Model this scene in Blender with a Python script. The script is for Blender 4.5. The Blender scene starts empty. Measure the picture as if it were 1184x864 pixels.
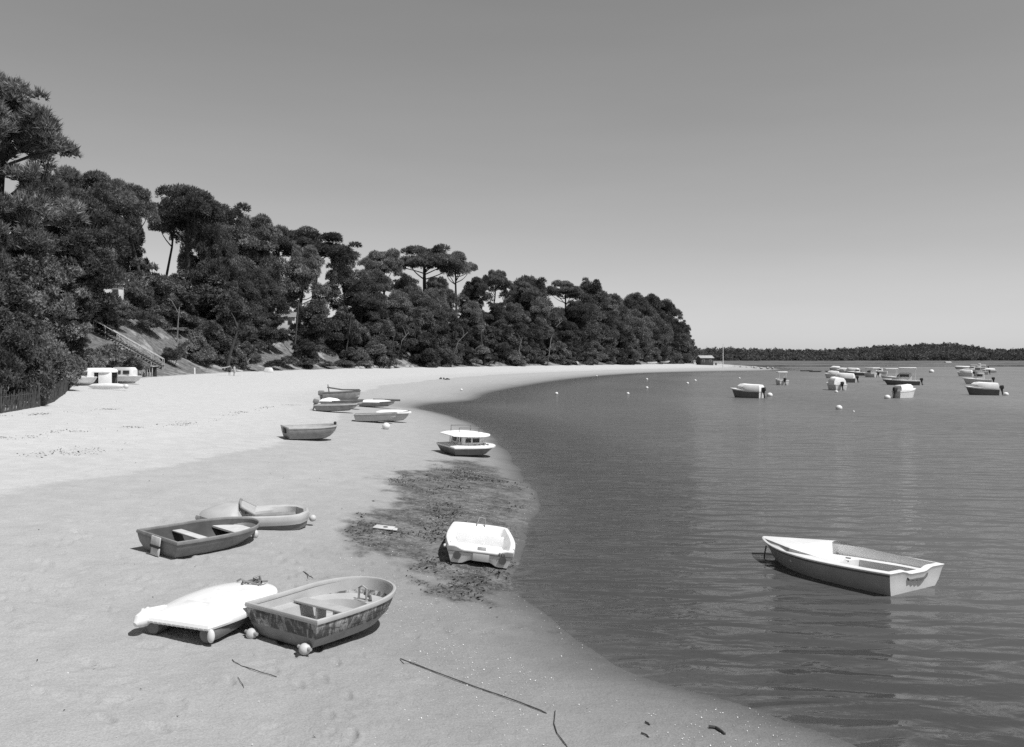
import bpy, bmesh, math, random
import numpy as np
from mathutils import Vector, Matrix

# ------------------------------------------------------------------ camera, sky, sun, exposure
SC = bpy.context.scene
COL = SC.collection
R = math.radians
PW, PH, F, HOR, CH = 1184.0, 864.0, 1000.0, 413.5, 4.7      # photo size, focal length in its pixels, horizon row, eye height
PITCH = math.atan((PH / 2 - HOR) / F)
cam_d = bpy.data.cameras.new('camera')
cam = bpy.data.objects.new('camera', cam_d)
COL.objects.link(cam)
cam.location = (0, 0, CH)
cam.rotation_euler = (math.pi / 2 - PITCH, 0, 0)
cam_d.sensor_fit = 'HORIZONTAL'
cam_d.angle = 2 * math.atan(PW / 2 / F)
cam_d.clip_start, cam_d.clip_end = 0.1, 12000
SC.camera = cam

SUN = Vector((0.83, -0.56, 0.0)).normalized()
SUN_EL = R(59)
SUN = Vector((SUN.x * math.cos(SUN_EL), SUN.y * math.cos(SUN_EL), math.sin(SUN_EL)))
world = bpy.data.worlds.new('World')
SC.world = world
world.use_nodes = True
wn = world.node_tree
wn.nodes.clear()
sky = wn.nodes.new('ShaderNodeTexSky')
sky.sky_type = 'NISHITA'
sky.sun_disc = False
sky.sun_elevation = SUN_EL
sky.sun_rotation = math.atan2(SUN.x, SUN.y)
sky.air_density, sky.dust_density, sky.ozone_density = 1.0, 0.35, 1.0
# black and white film: the sky's colour is read as one grey (a yellow filter darkens the blue)
dot = wn.nodes.new('ShaderNodeVectorMath'); dot.operation = 'DOT_PRODUCT'
dot.inputs[1].default_value = (0.2126, 0.7152, 0.0722)
bg = wn.nodes.new('ShaderNodeBackground'); bg.inputs['Strength'].default_value = 0.099
wo = wn.nodes.new('ShaderNodeOutputWorld')
wn.links.new(sky.outputs['Color'], dot.inputs[0])
wtc = wn.nodes.new('ShaderNodeTexCoord')
wmp = wn.nodes.new('ShaderNodeMapping'); wmp.inputs['Scale'].default_value = (2.2, 2.2, 14)
wnz = wn.nodes.new('ShaderNodeTexNoise'); wnz.inputs['Scale'].default_value = 1.6; wnz.inputs['Detail'].default_value = 6
wmr = wn.nodes.new('ShaderNodeMapRange')
for k, v in zip(('From Min', 'From Max', 'To Min', 'To Max'), (.3, .75, .985, 1.03)): wmr.inputs[k].default_value = v
wmu = wn.nodes.new('ShaderNodeMath'); wmu.operation = 'MULTIPLY'
wn.links.new(wtc.outputs['Generated'], wmp.inputs['Vector']); wn.links.new(wmp.outputs['Vector'], wnz.inputs['Vector'])
wn.links.new(wnz.outputs['Fac'], wmr.inputs['Value'])       # the faintest thin veil of cloud
wpw = wn.nodes.new('ShaderNodeMath'); wpw.operation = 'POWER'; wpw.inputs[1].default_value = .9
wn.links.new(dot.outputs['Value'], wpw.inputs[0]); wn.links.new(wpw.outputs[0], wmu.inputs[0]); wn.links.new(wmr.outputs['Result'], wmu.inputs[1])
wn.links.new(wmu.outputs[0], bg.inputs['Color'])
wn.links.new(bg.outputs['Background'], wo.inputs['Surface'])
sun_d = bpy.data.lights.new('sun', 'SUN')
sun_d.energy, sun_d.angle, sun_d.color = 4.0, R(0.5), (1.0, 1.0, 1.0)
sun_o = bpy.data.objects.new('sun', sun_d)
COL.objects.link(sun_o)
sun_o.rotation_euler = (-SUN).to_track_quat('-Z', 'Y').to_euler()
SC.view_settings.view_transform = 'Standard'
SC.view_settings.look = 'None'
SC.view_settings.gamma = 1
SC.view_settings.use_curve_mapping = False
SC.view_settings.exposure = 0.30
SC.render.engine = 'CYCLES'
SC.cycles.use_denoising = False
SC.cycles.max_bounces = 8
SC.cycles.transparent_max_bounces = 16
SC.cycles.caustics_reflective = False
SC.cycles.caustics_refractive = False

# ------------------------------------------------------------------ pixel <-> place
def ray(px, py):
    v = (PH / 2 - py) / F
    return np.array([(px - PW / 2) / F, math.cos(PITCH) + v * math.sin(PITCH), -math.sin(PITCH) + v * math.cos(PITCH)])
def at_z(px, py, z):
    r = ray(px, py)
    return np.array([0, 0, CH]) + r * ((z - CH) / r[2])
def z_at(py, y):                      # height of what stands at depth y and shows at row py
    r = ray(PW / 2, py)
    return CH + r[2] / r[1] * y

# ------------------------------------------------------------------ noise
def _h(ix, iy, seed):
    n = (ix.astype(np.int64) * 374761393 + iy.astype(np.int64) * 668265263 + seed * 69069) & 0x7fffffff
    n = ((n ^ (n >> 13)) * 1274126177) & 0x7fffffff
    return ((n ^ (n >> 16)) & 0xffff) / 65535.0
def vnoise(x, y, seed=0):
    x0, y0 = np.floor(x), np.floor(y)
    fx, fy = x - x0, y - y0
    fx, fy = fx * fx * (3 - 2 * fx), fy * fy * (3 - 2 * fy)
    a, b, c, d = _h(x0, y0, seed), _h(x0 + 1, y0, seed), _h(x0, y0 + 1, seed), _h(x0 + 1, y0 + 1, seed)
    return (a + (b - a) * fx) * (1 - fy) + (c + (d - c) * fx) * fy
def fbm(x, y, oct=4, seed=0):
    s, a, t = 0, 0.5, 0
    for k in range(oct):
        s = s + a * vnoise(x * 2 ** k + 17.3 * k, y * 2 ** k - 9.1 * k, seed + k); t += a; a *= 0.5
    return s / t - 0.5
def sstep(a, b, x):
    t = np.clip((x - a) / (b - a), 0, 1)
    return t * t * (3 - 2 * t)

# ------------------------------------------------------------------ terrain
shore_px = [(1010, 875), (985, 862), (940, 847), (860, 816), (790, 795), (720, 773), (675, 748), (640, 724), (610, 702), (597, 688), (594, 660), (603, 630),
            (615, 606), (624, 580), (612, 561), (598, 540), (585, 522), (570, 505), (555, 494), (536, 486), (505, 477), (478, 472), (496, 467), (530, 465), (552, 462), (560, 455), (590, 449), (640, 440.5), (690, 435), (740, 431.5), (800, 430), (850, 429.2), (890, 428.8), (906, 427.6),
            (893, 425.6), (872, 423.9), (850, 422.6)]
S = [tuple(at_z(px, py, 0)[:2]) for px, py in shore_px]
def _smooth(P, it=2):
    for _ in range(it):
        Q = [P[0]]
        for a, b in zip(P, P[1:]): Q += [(a[0] * .75 + b[0] * .25, a[1] * .75 + b[1] * .25), (a[0] * .25 + b[0] * .75, a[1] * .25 + b[1] * .75)]
        P = Q + [P[-1]]
    return P
S = _smooth(S)
S = [(7.6, -40.0), (6.2, 2.0), (5.2, 7.0)] + S + [(150.0, 620.0), (60.0, 1100.0), (60.0, 6000.0)]
S = np.array(S)
WATER_POLY = np.vstack([S, [[6000, 6000], [6000, -40]]])
wood_px = [(-45, 488, 2.1, 10), (0, 476, 2.1, 10), (80, 446, 2.1, 10), (130, 440, 2.1, 11), (170, 436.5, 2.1, 12.5), (225, 433, 2.1, 13), (270, 430.5, 2.1, 13), (330, 428.6, 2.05, 13), (400, 426.6, 2.0, 13), (500, 425, 2.0, 13),
           (600, 423.6, 2.0, 12.5), (680, 422.4, 1.95, 12), (740, 421.4, 1.9, 11), (800, 420.6, 1.7, 6)]
W, WZ, WHt = [], [], []
for px, py, z, hh in wood_px:
    W.append(tuple(at_z(px, py, z)[:2])); WZ.append(z); WHt.append(hh)
W = [(-26, -60), (-27, 8)] + W + [(104, 470), (96, 620), (40, 1000), (40, 6000)]
WZ = np.array([2.1, 2.1] + WZ + [1.6, 1.6, 2, 2]); WHt = np.array([9, 9] + WHt + [3, 3, 6, 6])
W = np.array(W)
WOOD_POLY = np.vstack([W, [[-6000, 6000], [-6000, -60]]])

def poly_dist(pts, poly, attrs=None):
    best = np.full(len(pts), 1e18); out = None
    if attrs is not None: out = np.zeros((len(pts), attrs.shape[1]))
    for i in range(len(poly) - 1):
        a, b = poly[i], poly[i + 1]
        ab = b - a
        t = np.clip(((pts - a) @ ab) / (ab @ ab), 0, 1)
        d = ((pts - a - t[:, None] * ab) ** 2).sum(1)
        m = d < best
        best[m] = d[m]
        if out is not None: out[m] = attrs[i] + t[m, None] * (attrs[i + 1] - attrs[i])
    return np.sqrt(best), out
def inside(pts, poly):
    c = np.zeros(len(pts), bool)
    n = len(poly)
    for i in range(n):
        a, b = poly[i], poly[(i + 1) % n]
        cond = (a[1] > pts[:, 1]) != (b[1] > pts[:, 1])
        with np.errstate(divide='ignore', invalid='ignore'):
            xx = (b[0] - a[0]) * (pts[:, 1] - a[1]) / (b[1] - a[1] + 1e-12) + a[0]
        c ^= cond & (pts[:, 0] < xx)
    return c
WATT = np.stack([WZ, WHt], 1)
def shore_wood(pts):
    ds, _ = poly_dist(pts, S)
    ds = np.where(inside(pts, WATER_POLY), -ds, ds)
    ds = ds + np.where(np.hypot(pts[:, 0], pts[:, 1]) < 80, .45 * fbm(pts[:, 0] * .55, pts[:, 1] * .55, 4, 91), 0)
    dw, at = poly_dist(pts, W, WATT)
    dw = np.where(inside(pts, WOOD_POLY), dw, -dw)
    return ds, dw, at
def ground(pts):
    pts = np.atleast_2d(np.asarray(pts, float))[:, :2]
    ds, dw, at = shore_wood(pts)
    zb, hh = at[:, 0], at[:, 1]
    x, y = pts[:, 0], pts[:, 1]
    t = np.clip(ds, 0, None) / (np.clip(ds, 0, None) + np.clip(-dw, 0, None) + 1e-6)
    z = zb * t ** 0.8
    far = np.hypot(x, y)
    z = z + np.where(ds > 0, 1, 0) * sstep(0.3, 3, ds) * (0.05 * fbm(x * 0.7, y * 0.7, 3, 5) + 0.10 * fbm(x * .12, y * .12, 2, 7))
    hill = hh * sstep(0, 1, np.clip(dw, 0, None) / 26.0) ** 0.85
    hill = hill + np.clip(dw, 0, 12) / 12 * (2.2 * fbm(x * .09, y * .09, 3, 11) + 1.0 * fbm(x * .3, y * .3, 2, 12))
    z = np.where(dw > 0, np.maximum(z, 0) + np.maximum(hill, dw * .01), z)
    zw = np.where(ds < 0, -0.032 * np.minimum(-ds, 6) - 0.07 * np.clip(-ds - 6, 0, 15), 0)
    return np.where(ds < 0, zw, z)
def gz(x, y): return float(ground([[x, y]])[0])
def on_ground(px, py):                 # where the line of sight through a photo pixel meets the ground
    r = ray(px, py)
    t = np.geomspace(4, 700, 1500)
    p = np.array([0, 0, CH]) + t[:, None] * r
    g = ground(p)
    k = int(np.argmax(p[:, 2] <= g))
    a, b = t[max(k - 1, 0)], t[k]
    for _ in range(25):
        m = (a + b) / 2
        q = np.array([0, 0, CH]) + m * r
        if q[2] <= gz(q[0], q[1]): b = m
        else: a = m
    q = np.array([0, 0, CH]) + b * r
    return Vector((q[0], q[1], gz(q[0], q[1])))

# ------------------------------------------------------------------ materials
class NT:
    def __init__(s, name):
        s.m = bpy.data.materials.new(name); s.m.use_nodes = True
        s.t = s.m.node_tree; s.t.nodes.clear()
        s.out = s.n('ShaderNodeOutputMaterial')
    def n(s, kind, **kw):
        nd = s.t.nodes.new(kind)
        for k, v in kw.items(): setattr(nd, k, v)
        return nd
    def l(s, a, b): s.t.links.new(a, b)
    def val(s, v, sock):
        if isinstance(v, (int, float)): sock.default_value = v
        else: s.l(v, sock)
    def math(s, op, a, b=0.0, c=None, clamp=False):
        nd = s.n('ShaderNodeMath', operation=op, use_clamp=clamp)
        s.val(a, nd.inputs[0]); s.val(b, nd.inputs[1])
        if c is not None: s.val(c, nd.inputs[2])
        return nd.outputs[0]
    def mapr(s, v, a, b, c, d, smooth=True):
        nd = s.n('ShaderNodeMapRange', interpolation_type='SMOOTHSTEP' if smooth else 'LINEAR')
        s.val(v, nd.inputs['Value'])
        for k, x in zip(('From Min', 'From Max', 'To Min', 'To Max'), (a, b, c, d)): s.val(x, nd.inputs[k])
        return nd.outputs['Result']
    def mix(s, f, a, b):
        nd = s.n('ShaderNodeMix', data_type='FLOAT')
        s.val(f, nd.inputs[0]); s.val(a, nd.inputs[2]); s.val(b, nd.inputs[3])
        return nd.outputs[0]
    def coord(s, scale=(1, 1, 1), rot=(0, 0, 0), which='Object'):
        tc = s.n('ShaderNodeTexCoord')
        mp = s.n('ShaderNodeMapping')
        mp.inputs['Scale'].default_value = scale; mp.inputs['Rotation'].default_value = rot
        s.l(tc.outputs[which], mp.inputs['Vector'])
        return mp.outputs['Vector']
    def noise(s, scale, vec=None, detail=4, rough=.55, dist=0.0):
        nd = s.n('ShaderNodeTexNoise'); nd.inputs['Scale'].default_value = scale
        nd.inputs['Detail'].default_value = detail; nd.inputs['Roughness'].default_value = rough; nd.inputs['Distortion'].default_value = dist
        s.l(vec if vec is not None else s.coord(), nd.inputs['Vector'])
        return nd.outputs['Fac']
    def bump(s, h, strength, dist=.02, normal=None):
        nd = s.n('ShaderNodeBump'); nd.inputs['Strength'].default_value = strength; nd.inputs['Distance'].default_value = dist
        s.l(h, nd.inputs['Height'])
        if normal is not None: s.l(normal, nd.inputs['Normal'])
        return nd.outputs['Normal']
    def attr(s, name):
        return s.n('ShaderNodeAttribute', attribute_name=name).outputs['Fac']
    def principled(s, col, rough=.6, spec=.3, normal=None):
        p = s.n('ShaderNodeBsdfPrincipled')
        s.val(col, p.inputs['Base Color']); s.val(rough, p.inputs['Roughness'])
        p.inputs['Specular IOR Level'].default_value = spec
        if normal is not None: s.l(normal, p.inputs['Normal'])
        s.l(p.outputs['BSDF'], s.out.inputs['Surface'])
        return p
def grey(name, v, rough=.55, spec=.3, var=.15, scale=5.0, bump=.0, dirt=0.0, dirt_v=.08, dirt_scale=3.0, stretch=(1, 1, 1)):
    """painted / moulded surface of one grey, mottled, with worn or dirty patches"""
    t = NT(name)
    vec = t.coord(stretch)
    n = t.noise(scale, vec, 5, .6)
    c = t.mapr(n, .25, .75, v * (1 - var), min(v * (1 + var), .9))
    if dirt:
        d = t.noise(dirt_scale, t.coord((1, 1, .45)), 6, .7, .4)
        f = t.mapr(d, .56, .74, 0.0, dirt)
        c = t.mix(f, c, dirt_v)
    nr = t.bump(t.noise(scale * 6, vec, 4, .65), bump, .01) if bump else None
    t.principled(c, rough, spec, nr)
    return t.m

# ------------------------------------------------------------------ object helpers
def mesh_np(name, verts, faces, nper):
    """mesh from numpy arrays; every face has nper corners"""
    me = bpy.data.meshes.new(name)
    verts = np.asarray(verts, np.float32); faces = np.asarray(faces, np.int32)
    me.vertices.add(len(verts)); me.vertices.foreach_set('co', verts.ravel())
    me.loops.add(faces.size); me.loops.foreach_set('vertex_index', faces.ravel())
    me.polygons.add(len(faces))
    me.polygons.foreach_set('loop_start', np.arange(0, faces.size, nper, dtype=np.int32))
    me.update(calc_edges=True)
    return me
def link(name, data, parent=None, mats=()):
    o = bpy.data.objects.new(name, data)
    COL.objects.link(o)
    if parent is not None: o.parent = parent
    for m in mats: data.materials.append(m)
    return o
def obj(name, bm, mats, parent=None, angle=35):
    me = bpy.data.meshes.new(name)
    bmesh.ops.recalc_face_normals(bm, faces=bm.faces)
    bm.to_mesh(me); bm.free()
    me.polygons.foreach_set('use_smooth', [True] * len(me.polygons))
    me.set_sharp_from_angle(angle=R(angle))
    if not isinstance(mats, (list, tuple)): mats = [mats]
    return link(name, me, parent, mats)
def tag(o, label=None, cat=None, group=None, kind=None):
    if label: o['label'] = label
    if cat: o['category'] = cat
    if group: o['group'] = group
    if kind: o['kind'] = kind
    return o
def thing(name, label, cat, loc=(0, 0, 0), rot=(0, 0, 0), group=None):
    o = bpy.data.objects.new(name, None)
    o.empty_display_size = .2
    COL.objects.link(o); o.location = loc; o.rotation_euler = rot
    return tag(o, label, cat, group)
def copy_tree(o, parent=None):
    c = o.copy(); COL.objects.link(c); c.parent = parent
    for ch in o.children: copy_tree(ch, c)
    return c
def box(bm, c, s, rot=None, bev=0.0, mi=0):
    m = Matrix.Translation(c) @ (rot.to_4x4() if rot is not None else Matrix()) @ Matrix.Diagonal((s[0], s[1], s[2], 1))
    r = bmesh.ops.create_cube(bm, size=1, matrix=m)
    fs = {f for v in r['verts'] for f in v.link_faces}
    for f in fs: f.material_index = mi
    if bev:
        es = list({e for v in r['verts'] for e in v.link_edges})
        bmesh.ops.bevel(bm, geom=es, offset=bev, segments=2, affect='EDGES', profile=.5)
def tube(bm, pts, rad, n=8, mi=0):
    """round bar along points; rad a number or one per point"""
    pts = [Vector(p) for p in pts]
    if not isinstance(rad, (list, tuple)): rad = [rad] * len(pts)
    rings = []
    up = Vector((0, 0, 1))
    for i, p in enumerate(pts):
        d = (pts[min(i + 1, len(pts) - 1)] - pts[max(i - 1, 0)]).normalized()
        a = d.cross(up if abs(d.dot(up)) < .95 else Vector((1, 0, 0))).normalized(); b = a.cross(d)
        rings.append([bm.verts.new(p + (a * math.cos(2 * math.pi * k / n) + b * math.sin(2 * math.pi * k / n)) * rad[i]) for k in range(n)])
    for A, B in zip(rings, rings[1:]):
        for k in range(n):
            bm.faces.new((A[k], A[(k + 1) % n], B[(k + 1) % n], B[k])).material_index = mi
    for rg in (rings[0][::-1], rings[-1]):
        bm.faces.new(rg).material_index = mi
def ball(bm, c, r, sc=(1, 1, 1), seg=20, rot=None, mi=0):
    m = Matrix.Translation(c) @ (rot.to_4x4() if rot is not None else Matrix()) @ Matrix.Diagonal((sc[0] * r, sc[1] * r, sc[2] * r, 1))
    v = bmesh.ops.create_uvsphere(bm, u_segments=seg, v_segments=max(8, seg * 2 // 3), radius=1, matrix=m)['verts']
    for f in {f for x in v for f in x.link_faces}: f.material_index = mi

# ------------------------------------------------------------------ ground sheet (beach, hill, sea bed)
def polar_grid(ang, rad):
    A, Rr = np.meshgrid(ang, rad, indexing='ij')
    P = np.stack([np.sin(A) * Rr, np.cos(A) * Rr], -1).reshape(-1, 2)
    na, nr = len(ang), len(rad)
    i, j = np.meshgrid(np.arange(na), np.arange(nr - 1), indexing='ij')
    i2 = (i + 1) % na
    f = np.stack([i * nr + j, i * nr + j + 1, i2 * nr + j + 1, i2 * nr + j], -1).reshape(-1, 4)
    return P, f[:, ::-1]
ang = np.unique(np.concatenate([np.arange(-180, -42, 3.0), np.arange(-42, 42, .13), np.arange(42, 180, 3.0)])) * math.pi / 180
rad = np.concatenate([[.4, 2, 4, 6], np.geomspace(7.5, 42, 290), np.geomspace(42.7, 480, 190), np.geomspace(500, 6000, 18)])
GP, GF = polar_grid(ang, rad)
GZ = ground(GP)
g_ds, g_dw, _ = shore_wood(GP)
def img_xy(P3):
    d = P3[:, 1] * math.cos(PITCH) - (P3[:, 2] - CH) * math.sin(PITCH)
    u = P3[:, 1] * math.sin(PITCH) + (P3[:, 2] - CH) * math.cos(PITCH)
    d = np.where(d > .5, d, .5)
    return np.stack([PW / 2 + F * P3[:, 0] / d, PH / 2 - F * u / d], 1)
weed_px = [(515, 530), (560, 534), (600, 556), (626, 580), (612, 604), (600, 632), (594, 665), (596, 690), (560, 700), (500, 690), (455, 662), (420, 642), (398, 620), (392, 598), (425, 588), (440, 566), (470, 545)]
weed_w = np.array([on_ground(*p)[:2] for p in weed_px])
def weed_mask(pts):
    d, _ = poly_dist(pts, np.vstack([weed_w, weed_w[:1]]))
    d = np.where(inside(pts, weed_w), d, -d)
    d = d + 2.6 * fbm(pts[:, 0] * .8, pts[:, 1] * .8, 5, 31) + 1.2 * fbm(pts[:, 0] * 3, pts[:, 1] * 3, 3, 32)
    return sstep(-.25, .7, d)
near = (GP[:, 1] > 5) & (np.hypot(GP[:, 0], GP[:, 1]) < 60)
weed = np.zeros(len(GP)); weed[near] = weed_mask(GP[near])
# foot-worn sand: small hollows and hummocks where people walk between the boats
rr = np.hypot(GP[:, 0], GP[:, 1])
nearsand = (rr < 60) & (g_ds > .5)
GZ = GZ + np.where(nearsand, sstep(.5, 4, g_ds) * (.022 * fbm(GP[:, 0] * 2.1, GP[:, 1] * 2.1, 3, 41) + .014 * fbm(GP[:, 0] * 6, GP[:, 1] * 6, 2, 43)), 0)
frg = np.random.default_rng(77)
def foot(x, y, a, s=1.0, dep_=.022):
    global GZ
    m = np.where((np.abs(GP[:, 0] - x) < .45) & (np.abs(GP[:, 1] - y) < .45))[0]
    if not len(m): return
    u = (GP[m, 0] - x) * math.cos(a) + (GP[m, 1] - y) * math.sin(a); v = -(GP[m, 0] - x) * math.sin(a) + (GP[m, 1] - y) * math.cos(a)
    q = np.sqrt((u / (.15 * s)) ** 2 + (v / (.065 * s)) ** 2)
    GZ[m] += -dep_ * np.exp(-q ** 4) + .35 * dep_ * np.exp(-((q - 1.35) / .3) ** 2)
for x0, y0, a, n in ((-9, 9.5, 1.2, 18), (-7, 9, 1.5, 16), (-2.5, 10.5, 2.2, 14), (-9.5, 15, .5, 16), (-1.8, 9, 1.9, 20), (-8, 21, .2, 18), (-4.6, 15.4, .5, 10), (-6.4, 13.0, 1.9, 12), (-12, 18, .9, 22), (-3.0, 15.5, 1.2, 12), (-3.4, 9.0, 2.7, 9), (-9, 27, .3, 14), (-2.2, 13.4, .4, 6)):
    for k in range(n):
        a += frg.normal() * .10
        x0 += .62 * math.cos(a); y0 += .62 * math.sin(a); sgn = 1 if k % 2 else -1
        foot(x0 - .11 * sgn * math.sin(a), y0 + .11 * sgn * math.cos(a), a, frg.uniform(.9, 1.15), frg.uniform(.025, .045))
for _ in range(170):
    foot(frg.uniform(-10, -1), frg.uniform(9, 24), frg.uniform(0, 3.14), frg.uniform(.8, 1.6), frg.uniform(.015, .035))
GZ = np.where(g_ds > .3, GZ, np.minimum(GZ, ground(GP) + .004))
GZ = GZ + weed * .03 * fbm(GP[:, 0] * 4, GP[:, 1] * 4, 3, 44)
me = mesh_np('ground', np.column_stack([GP, GZ]), GF, 4)
for nm, arr in (('ds', g_ds), ('dw', g_dw), ('weed', weed)):
    at = me.attributes.new(nm, 'FLOAT', 'POINT'); at.data.foreach_set('value', arr.astype(np.float32))
me.polygons.foreach_set('use_smooth', [True] * len(me.polygons))

t = NT('beach_and_hill')
vec = t.coord()
geo = t.n('ShaderNodeNewGeometry')
sep = t.n('ShaderNodeSeparateXYZ'); t.l(geo.outputs['Position'], sep.inputs[0])
Z = sep.outputs['Z']
ds, dw, wd = t.attr('ds'), t.attr('dw'), t.attr('weed')
big = t.noise(.25, vec, 4, .6)
mid = t.noise(1.6, vec, 5, .6, .3)
fine = t.noise(40, vec, 3, .7)
streak = t.noise(1.2, t.coord((.35, 1.6, 1), (0, 0, R(-28))), 5, .65, .3)
zj = t.math('MULTIPLY', Z, t.mapr(sep.outputs['Y'], 24, 60, 1.0, 1.5, False))
zj = t.math('ADD', zj, t.math('MULTIPLY', t.math('SUBTRACT', big, .5), t.mapr(Z, .2, .8, .08, .16)))
zj = t.math('ADD', zj, t.math('MULTIPLY', t.math('SUBTRACT', streak, .5), t.mapr(Z, .1, .6, .06, .13)))
ramp = t.n('ShaderNodeValToRGB')
els = ramp.color_ramp.elements
stops = [((z_ + .05) / 1.85, v_) for z_, v_ in ((-.05, .085), (.03, .11), (.12, .165), (.22, .225), (.52, .31), (.87, .355), (1.24, .358), (1.275, .435), (1.4, .432), (1.8, .475))]
while len(els) < len(stops): els.new(.5)
for e, (p, v) in zip(els, stops): e.position = p; e.color = (v, v, v, 1)
t.l(t.mapr(zj, -.05, 1.80, 0, 1, False), ramp.inputs[0])
sand = ramp.outputs['Color']
sand = t.math('MULTIPLY', sand, t.mapr(mid, .25, .75, .93, 1.06))
sand = t.math('MULTIPLY', sand, t.mapr(fine, .3, .7, .86, 1.13))
# thin wrack lines of dry weed along old tide marks on the upper sand
wr = t.noise(.5, t.coord((.5, 1, 1)), 5, .6)
wl = t.math('ABSOLUTE', t.math('SUBTRACT', t.math('ADD', Z, t.math('MULTIPLY', t.math('SUBTRACT', wr, .5), .5)), 1.52))
wl2 = t.math('ABSOLUTE', t.math('SUBTRACT', t.math('ADD', Z, t.math('MULTIPLY', t.math('SUBTRACT', wr, .5), .5)), 1.75))
wl = t.math('MINIMUM', wl, wl2)
spk = t.noise(2.5, t.coord((.6, 1.6, 1)), 5, .75)
wf = t.math('MULTIPLY', t.mapr(wl, .0, .035, 1, 0), t.mapr(spk, .54, .66, 0, .75))
# weed flat: dark wet weed in streaks, pale sand showing through
ws = t.noise(1.5, t.coord((.8, 1.0, 1), (0, 0, R(12))), 8, .78, .5)
ws2 = t.noise(14, t.coord((.8, 1.0, 1)), 5, .8)
wv = t.mapr(t.math('ADD', t.math('MULTIPLY', ws, .55), t.math('MULTIPLY', ws2, .45)), .40, .62, .055, .215)
sand = t.mix(t.math('MULTIPLY', wd, t.mapr(t.noise(3.5, vec, 5, .7), .3, .5, .55, 1)), sand, wv)
# hill: heath, litter and bare sandy scars
hn = t.noise(.22, vec, 6, .65, .4)
hv = t.mapr(t.noise(1.3, vec, 6, .8), .3, .7, .06, .20)
scar = t.mapr(t.math('SUBTRACT', hn, t.math('MULTIPLY', dw, .004)), .50, .58, 0, 1)
hv = t.mix(scar, hv, t.mapr(mid, .3, .7, .20, .32))
hf = t.mapr(t.math('ADD', dw, t.math('MULTIPLY', t.math('SUBTRACT', mid, .5), 3)), -.4, .9, 0, 1)
col = t.mix(hf, sand, hv)
h1 = t.math('ADD', t.math('MULTIPLY', t.noise(5, vec, 4, .65, .5), 1.0), t.math('MULTIPLY', fine, .22))
ftv = t.n('ShaderNodeTexVoronoi', feature='SMOOTH_F1'); ftv.inputs['Scale'].default_value = 2.3; ftv.inputs['Smoothness'].default_value = .35
t.l(t.coord((1, .7, 1)), ftv.inputs['Vector'])
pits = t.mapr(ftv.outputs['Distance'], .05, .22, -.25, 0)
pits = t.math('MULTIPLY', pits, t.mapr(t.noise(.6, vec, 2), .48, .6, 0, 1))
h1 = t.math('ADD', h1, pits)
h1 = t.math('ADD', h1, t.math('MULTIPLY', wd, t.math('MULTIPLY', ws2, .9)))
nr = t.bump(h1, .65, .05)
rgh = t.mapr(Z, -.02, .12, .45, .95)
t.principled(col, rgh, .12, nr)
tag(link('ground', me, None, [t.m]), kind='structure')

# ------------------------------------------------------------------ water
angw = np.concatenate([np.arange(-20, 44, .2), np.arange(44, 120, 2.0)]) * math.pi / 180
radw = np.concatenate([[1, 4], np.geomspace(6.5, 120, 150), np.geomspace(123, 700, 60), [1000, 2000, 5000]])
WPp, WF = polar_grid(angw, radw)
WF = WF[:-(len(radw) - 1)]
w_ds, _, _ = shore_wood(WPp)
keepv = w_ds < 1.2
WF = WF[keepv[WF].all(1)]
WPz = np.zeros(len(WPp)) + .002
mew = mesh_np('water', np.column_stack([WPp, WPz]), WF, 4)
at = mew.attributes.new('depth', 'FLOAT', 'POINT'); at.data.foreach_set('value', np.clip(-ground(WPp), 0, 3).astype(np.float32))
at = mew.attributes.new('offshore', 'FLOAT', 'POINT'); at.data.foreach_set('value', np.clip(-w_ds, 0, 500).astype(np.float32))
t = NT('sea_water')
dep = t.attr('depth')
patch = t.noise(.035, t.coord((1, .5, 1), (0, 0, R(25))), 3, .5)
rip = t.noise(3.0, t.coord((.60, 1.0, 1), (0, 0, R(-8))), 2, .5, .8)
dsw = t.attr('offshore')
sw = t.n('ShaderNodeTexWave', wave_type='BANDS', bands_direction='Y', wave_profile='SIN')
sw.inputs['Scale'].default_value = .38; sw.inputs['Distortion'].default_value = 8; sw.inputs['Detail'].default_value = 2
sw.inputs['Detail Scale'].default_value = .55; sw.inputs['Detail Roughness'].default_value = .55
t.l(t.coord((.6, 1, 1), (0, 0, R(16))), sw.inputs['Vector'])
chop = t.noise(1.25, t.coord((.42, 1.15, 1), (0, 0, R(14))), 1.2, .5, .9)
broad = t.noise(.33, t.coord((.35, 1.25, 1), (0, 0, R(12))), 1, .4, .8)
fine_r = t.noise(13, t.coord((.5, 1.3, 1), (0, 0, R(6))), 3, .6, .3)
hh = t.math('MULTIPLY', broad, 3.0)
for h_, k_ in ((sw.outputs['Fac'], .42), (rip, .62), (chop, 2.3), (fine_r, .03)): hh = t.math('ADD', hh, t.math('MULTIPLY', h_, k_))
nrm = t.bump(hh, 1.0, .085)
fr = t.n('ShaderNodeFresnel'); fr.inputs['IOR'].default_value = 1.33; t.l(nrm, fr.inputs['Normal'])
gl = t.n('ShaderNodeBsdfGlossy'); gl.inputs['Color'].default_value = (.95, .95, .95, 1)
t.l(t.math('ADD', t.mapr(patch, .35, .65, .08, .12), t.mapr(dsw, 8, 60, 0, .36)), gl.inputs['Roughness']); t.l(nrm, gl.inputs['Normal'])
df = t.n('ShaderNodeBsdfDiffuse'); df.inputs['Color'].default_value = (.036, .036, .036, 1)
t.l(t.mapr(patch, .35, .65, .098, .116), df.inputs['Color'])
tr = t.n('ShaderNodeBsdfTransparent'); t.l(t.mapr(dep, 0, .25, .92, .55, False), tr.inputs['Color'])
body = t.n('ShaderNodeMixShader')
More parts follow.
